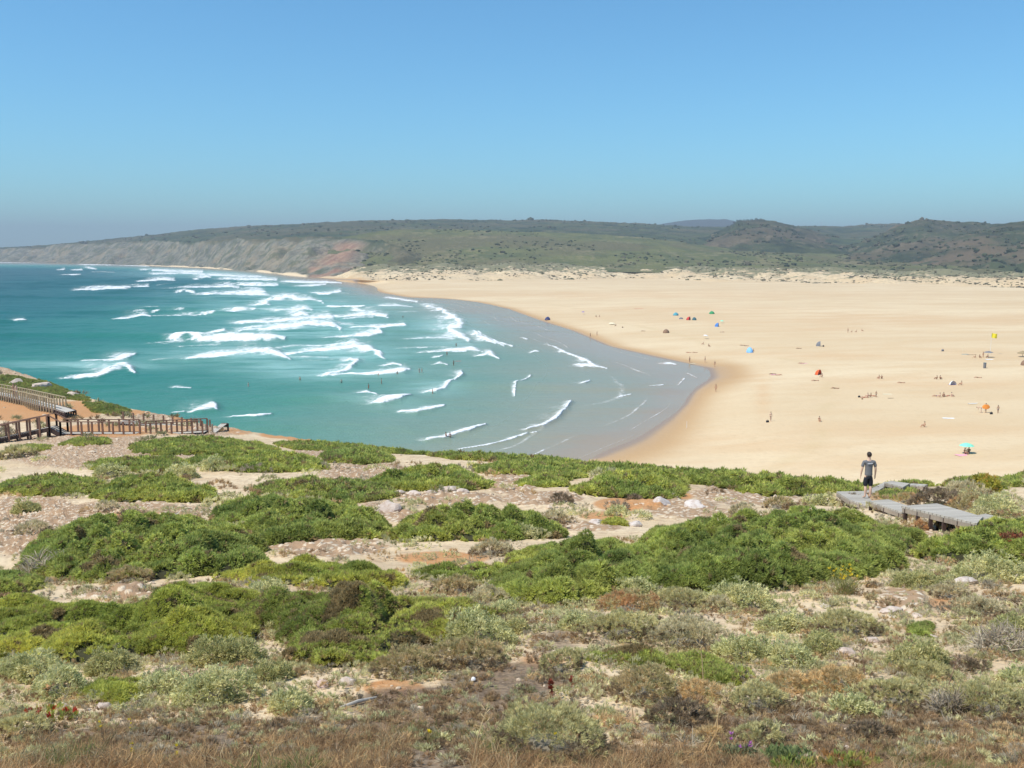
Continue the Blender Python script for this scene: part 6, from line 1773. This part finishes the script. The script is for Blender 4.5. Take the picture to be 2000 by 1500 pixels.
stick(1341, 836, 14, "thin white marker pole standing in the sand near the waterline", CL['white'], .035)
stick(1880, 687, 15, "thin pale pole left of the flag", CL['cream'], .03)
def bin_():
    x, y, z = beach_hit(1923, 719)
    o = empty("litter_bin", (x, y, z))
    m = MB(); m.tube([(0, 0, 0), (0, 0, .1), (0, 0, 1.25), (0, 0, 1.3)], [.30, .33, .36, .36], 14); m.build("drum", CL['grey'], o, smooth=True)
    m = MB(); m.tube([(0, 0, 1.3), (0, 0, 1.36), (0, 0, 1.42)], [.39, .39, .15], 14); m.build("lid", CL['darkteal'], o, smooth=True)
    tag(o, "dark upright litter bin below the busy group under the flag", "bin")
bin_()

# ------------------------------------------------------------------ small foreground things
def plant(name, px, py, w, label, cat, kinds):
    """sprig plant made of several leaf kinds: (kind, n, size, colours, height, spread, part)"""
    rng = np.random.default_rng(int(px * 7 + py))
    x, y, z = foot(px, py); R = w * y / F / 2
    o = empty(name, (x, y, z))
    for kind, n, s, cols, h, sp, part in kinds:
        a = rng.uniform(0, 6.28, n); q = np.sqrt(rng.uniform(0, 1, n)) * R * sp
        P_ = np.stack([np.cos(a) * q, np.sin(a) * q, np.zeros(n)], 1)
        P_[:, 2] = ground_z(x + P_[:, 0], y + P_[:, 1]) - z + h * rng.uniform(.3, 1, n)
        C = np.array(cols)[rng.integers(0, len(cols), n)] * rng.uniform(.8, 1.2, (n, 1))
        N = np.stack([P_[:, 0] / R * .6, P_[:, 1] / R * .6, np.ones(n)], 1)
        V, Fc, Cc = scatter(kind, P_, N, np.full(n, s) * rng.uniform(.7, 1.3, n), C, rng, 1.0)
        link(part, np_mesh(part, V, Fc, M_LEAF, {"Col": Cc}), o)
    tag(o, label, cat, None); return o
RED = [(.50, .06, .03), (.62, .14, .05), (.40, .05, .04)]; YG = [(.38, .40, .09), (.32, .37, .08), (.46, .38, .11)]
plant("ice_plant", 85, 1398, 70, "red tipped succulent, upper one at the near left on orange earth", "plant", [('fat', 30, .055, RED + YG + [(.60, .30, .08)], .04, 1, "leaves")])
plant("ice_plant", 125, 1412, 60, "red and yellow succulent, lower one at the near left beside dry grass", "plant", [('fat', 30, .055, RED[:1] + YG, .04, 1, "leaves")])
plant("ice_plant", 1655, 1498, 110, "red and yellow green succulent at the bottom edge of the photo", "plant", [('fat', 60, .055, YG + [(.30, .36, .09), (.42, .22, .08)], .03, 1, "leaves")])
plant("ice_plant", 1545, 1502, 100, "yellow green succulent at the bottom edge, left of the redder one", "plant", [('fat', 55, .055, YG + [(.28, .36, .08)], .03, 1, "leaves")])
plant("thistle", 1445, 1478, 60, "low green thistle with purple heads at the bottom edge", "plant", [('leafy', 26, .07, [(.24, .26, .13)], .05, 1, "leaves"), ('juniper', 6, .03, [(.55, .20, .50)], .16, .7, "flowers")])
plant("green_weed", 1540, 1484, 90, "low fresh green weed at the bottom edge above the succulents", "plant", [('leafy', 60, .07, [(.22, .27, .10), (.30, .33, .14)], .05, 1, "leaves")])
plant("dock_stalk", 1076, 1364, 24, "rusty red dock seed stalk standing on the brown ground", "plant", [('juniper', 46, .03, [(.36, .09, .05), (.28, .07, .04)], .17, .30, "seeds"), ('grass', 4, .16, [(.35, .12, .07)], .0, .3, "stems")])
plant("dock_stalk", 1115, 1344, 16, "shorter red dock stalk right of the taller one", "plant", [('juniper', 22, .026, [(.36, .09, .05)], .10, .3, "seeds"), ('grass', 3, .1, [(.35, .12, .07)], .0, .3, "stems")])
plant("yellow_flower", 1645, 1170, 60, "yellow flowered plant against the largest bush's right end", "plant", [('grass', 14, .42, [(.35, .33, .12)], .0, .8, "stems"), ('juniper', 22, .05, [(.85, .66, .06)], .42, 1, "flowers")])
plant("red_leaved_bush", 1965, 1092, 75, "red brown leaved plant on the right edge bush", "plant", [('leafy', 120, .10, [(.34, .10, .05), (.26, .12, .06)], .5, 1, "leaves")])
for i, (px, py, lab) in enumerate([(195, 1430, "yellow flower in the dry grass, topmost left"), (255, 1432, "pair mate of yellow flowers in the dry grass, centre of the left"), (258, 1482, "yellow flower low in the dry grass, below the pair"), (345, 1487, "yellow flower low in the dry grass, right of the others"), (1085, 1462, "yellow flower at the edge of the wide flat mat"), (840, 1452, "yellow flower alone in the middle of the dry grass")]):
    plant("yellow_flower", px, py, 14, lab, "flower", [('grass', 3, .12, [(.35, .33, .12)], .0, .5, "stem"), ('juniper', 4, .022, [(.90, .72, .05)], .13, .35, "petals")])
for i, (px, py, h, lab) in enumerate([(1375, 1345, .55, "tall thin straw stalk in front of the low arched bush"), (1390, 1440, .42, "leaning straw stalk beside the narrow straw tuft"), (1240, 1420, .30, "thin stalk left of the bare sandy patch"), (920, 1500, .45, "long straw stalk rising from the dry grass, centre"), (1690, 1330, .35, "brown branched stalk right of the golden pair"), (1845, 1360, .4, "brown stalk in front of the largest dome")]):
    x, y, z = foot(px, py); m = MB(); ln = .12 if i % 2 else -.06
    m.tube([(0, 0, -.02), (ln * .4, 0, h * .5), (ln, .03, h)], [.005, .004, .002], 5)
    for q in range(5): m.tube([(ln * .8, 0, h * (.62 + .07 * q)), (ln * .8 + (.03 if q % 2 else -.03), .02, h * (.68 + .07 * q))], [.002, .005], 4)
    o = m.build("dry_stalk", plain("straw_stalk_%d" % i, (.52, .38, .20) if i < 4 else (.24, .14, .09)), None); o.location = (x, y, z); tag(o, lab, "stalk", "tall dry stalks")
def wood_stick():
    a = np.array(foot(662, 1382)); b = np.array(foot(735, 1364))
    m = MB(); m.tube([a + (0, 0, .02), a * .5 + b * .5 + (0, 0, .035), b + (0, 0, .02)], [.014, .016, .011], 8)
    o = m.build("stick", W_GREY, None, a); o.location = a; tag(o, "grey weathered stick lying on the sand in the foreground", "stick")
wood_stick()

# ------------------------------------------------------------------ far trees and wind turbines
def far_trees():
    rng = np.random.default_rng(91)
    for i, px in enumerate([1434, 1440, 1446, 1453, 1460, 1468, 1477, 1486]):
        y = 2095 + rng.uniform(-6, 6); x, _, z = [float(v) for v in at_y(px, np.interp(px, [1430, 1440, 1480, 1510], [439, 432, 429, 432]), y)]
        o = empty("pine_tree", (x, y, z - 2.0)); h = rng.uniform(3.6, 5.2)
        m = MB(); m.tube([(0, 0, -1), (.1, 0, h * .4), (0, 0, h * .8)], [.25, .2, .08], 6); m.build("trunk", W_SIDE, o)
        n = 90; d = rng.normal(size=(n, 3)); d /= np.linalg.norm(d, axis=1, keepdims=True); r = rng.uniform(.4, 1, n) ** .5
        P_ = d * r[:, None] * np.array([2.6, 2.4, 1.5]) + np.array([0, 0, h * .72])
        C = np.array([(.05, .075, .03)]) * rng.uniform(.6, 1.4, (n, 1))
        V, Fc, Cc = scatter('juniper', P_, d, np.full(n, .9), C, rng)
        link("crown", np_mesh("crown", V, Fc, M_LEAF, {"Col": Cc}), o)
        tag(o, "small dark pine in the clump on the far knoll's crest", "tree", "pines on the far knoll")
far_trees()
def turbine(px, py_top, label):
    y = 7400.0; x, _, z = [float(v) for v in at_y(px, py_top + 6, y)]
    o = empty("wind_turbine", (x, y, z - 46))
    m = MB(); m.tube([(0, 0, -20), (0, 0, 46)], [1.9, 1.1], 10); m.build("tower", CL['white'], o, smooth=True)
    m = MB(); m.box((0, -3.5, 47), (0, 3.5, 47), 2.4, 2.4); m.build("nacelle", CL['white'], o)
    for k in range(3):
        a = math.radians(20 + 120 * k + px)
        m = MB(); m.tube([(0, -4, 47), (math.sin(a) * 9, -4, 47 + math.cos(a) * 9), (math.sin(a) * 26, -4, 47 + math.cos(a) * 26)], [.7, 1.1, .25], 6); m.build("blade", CL['white'], o)
    tag(o, label, "wind turbine", "wind turbines on the horizon")
turbine(1345, 431, "faint wind turbine in front of the blue mountain"); turbine(1394, 430, "faint wind turbine at the right foot of the blue mountain"); turbine(1604, 430, "faint wind turbine over the dip right of the knoll"); turbine(1922, 424, "faint wind turbine over the right hand hills")
# ------------------------------------------------------------------ haze
def haze():
    bm = bmesh.new(); bmesh.ops.create_cube(bm, size=1)
    me = bpy.data.meshes.new("haze"); bm.to_mesh(me); bm.free()
    o = link("haze", me)
    o.scale = (16000, 12500, 320); o.location = (0, 5000, 150)
    m = bpy.data.materials.new("haze_air"); m.use_nodes = True
    n = m.node_tree.nodes; n.clear()
    v = n.new("ShaderNodeVolumePrincipled"); out = n.new("ShaderNodeOutputMaterial")
    v.inputs["Color"].default_value = (.60, .675, .77, 1)
    v.inputs["Density"].default_value = HAZE_D
    v.inputs["Anisotropy"].default_value = 0.0
    m.node_tree.links.new(v.outputs[0], out.inputs["Volume"])
    me.materials.append(m)
    tag(o, kind="stuff")
HAZE_D = 0.00018
haze()
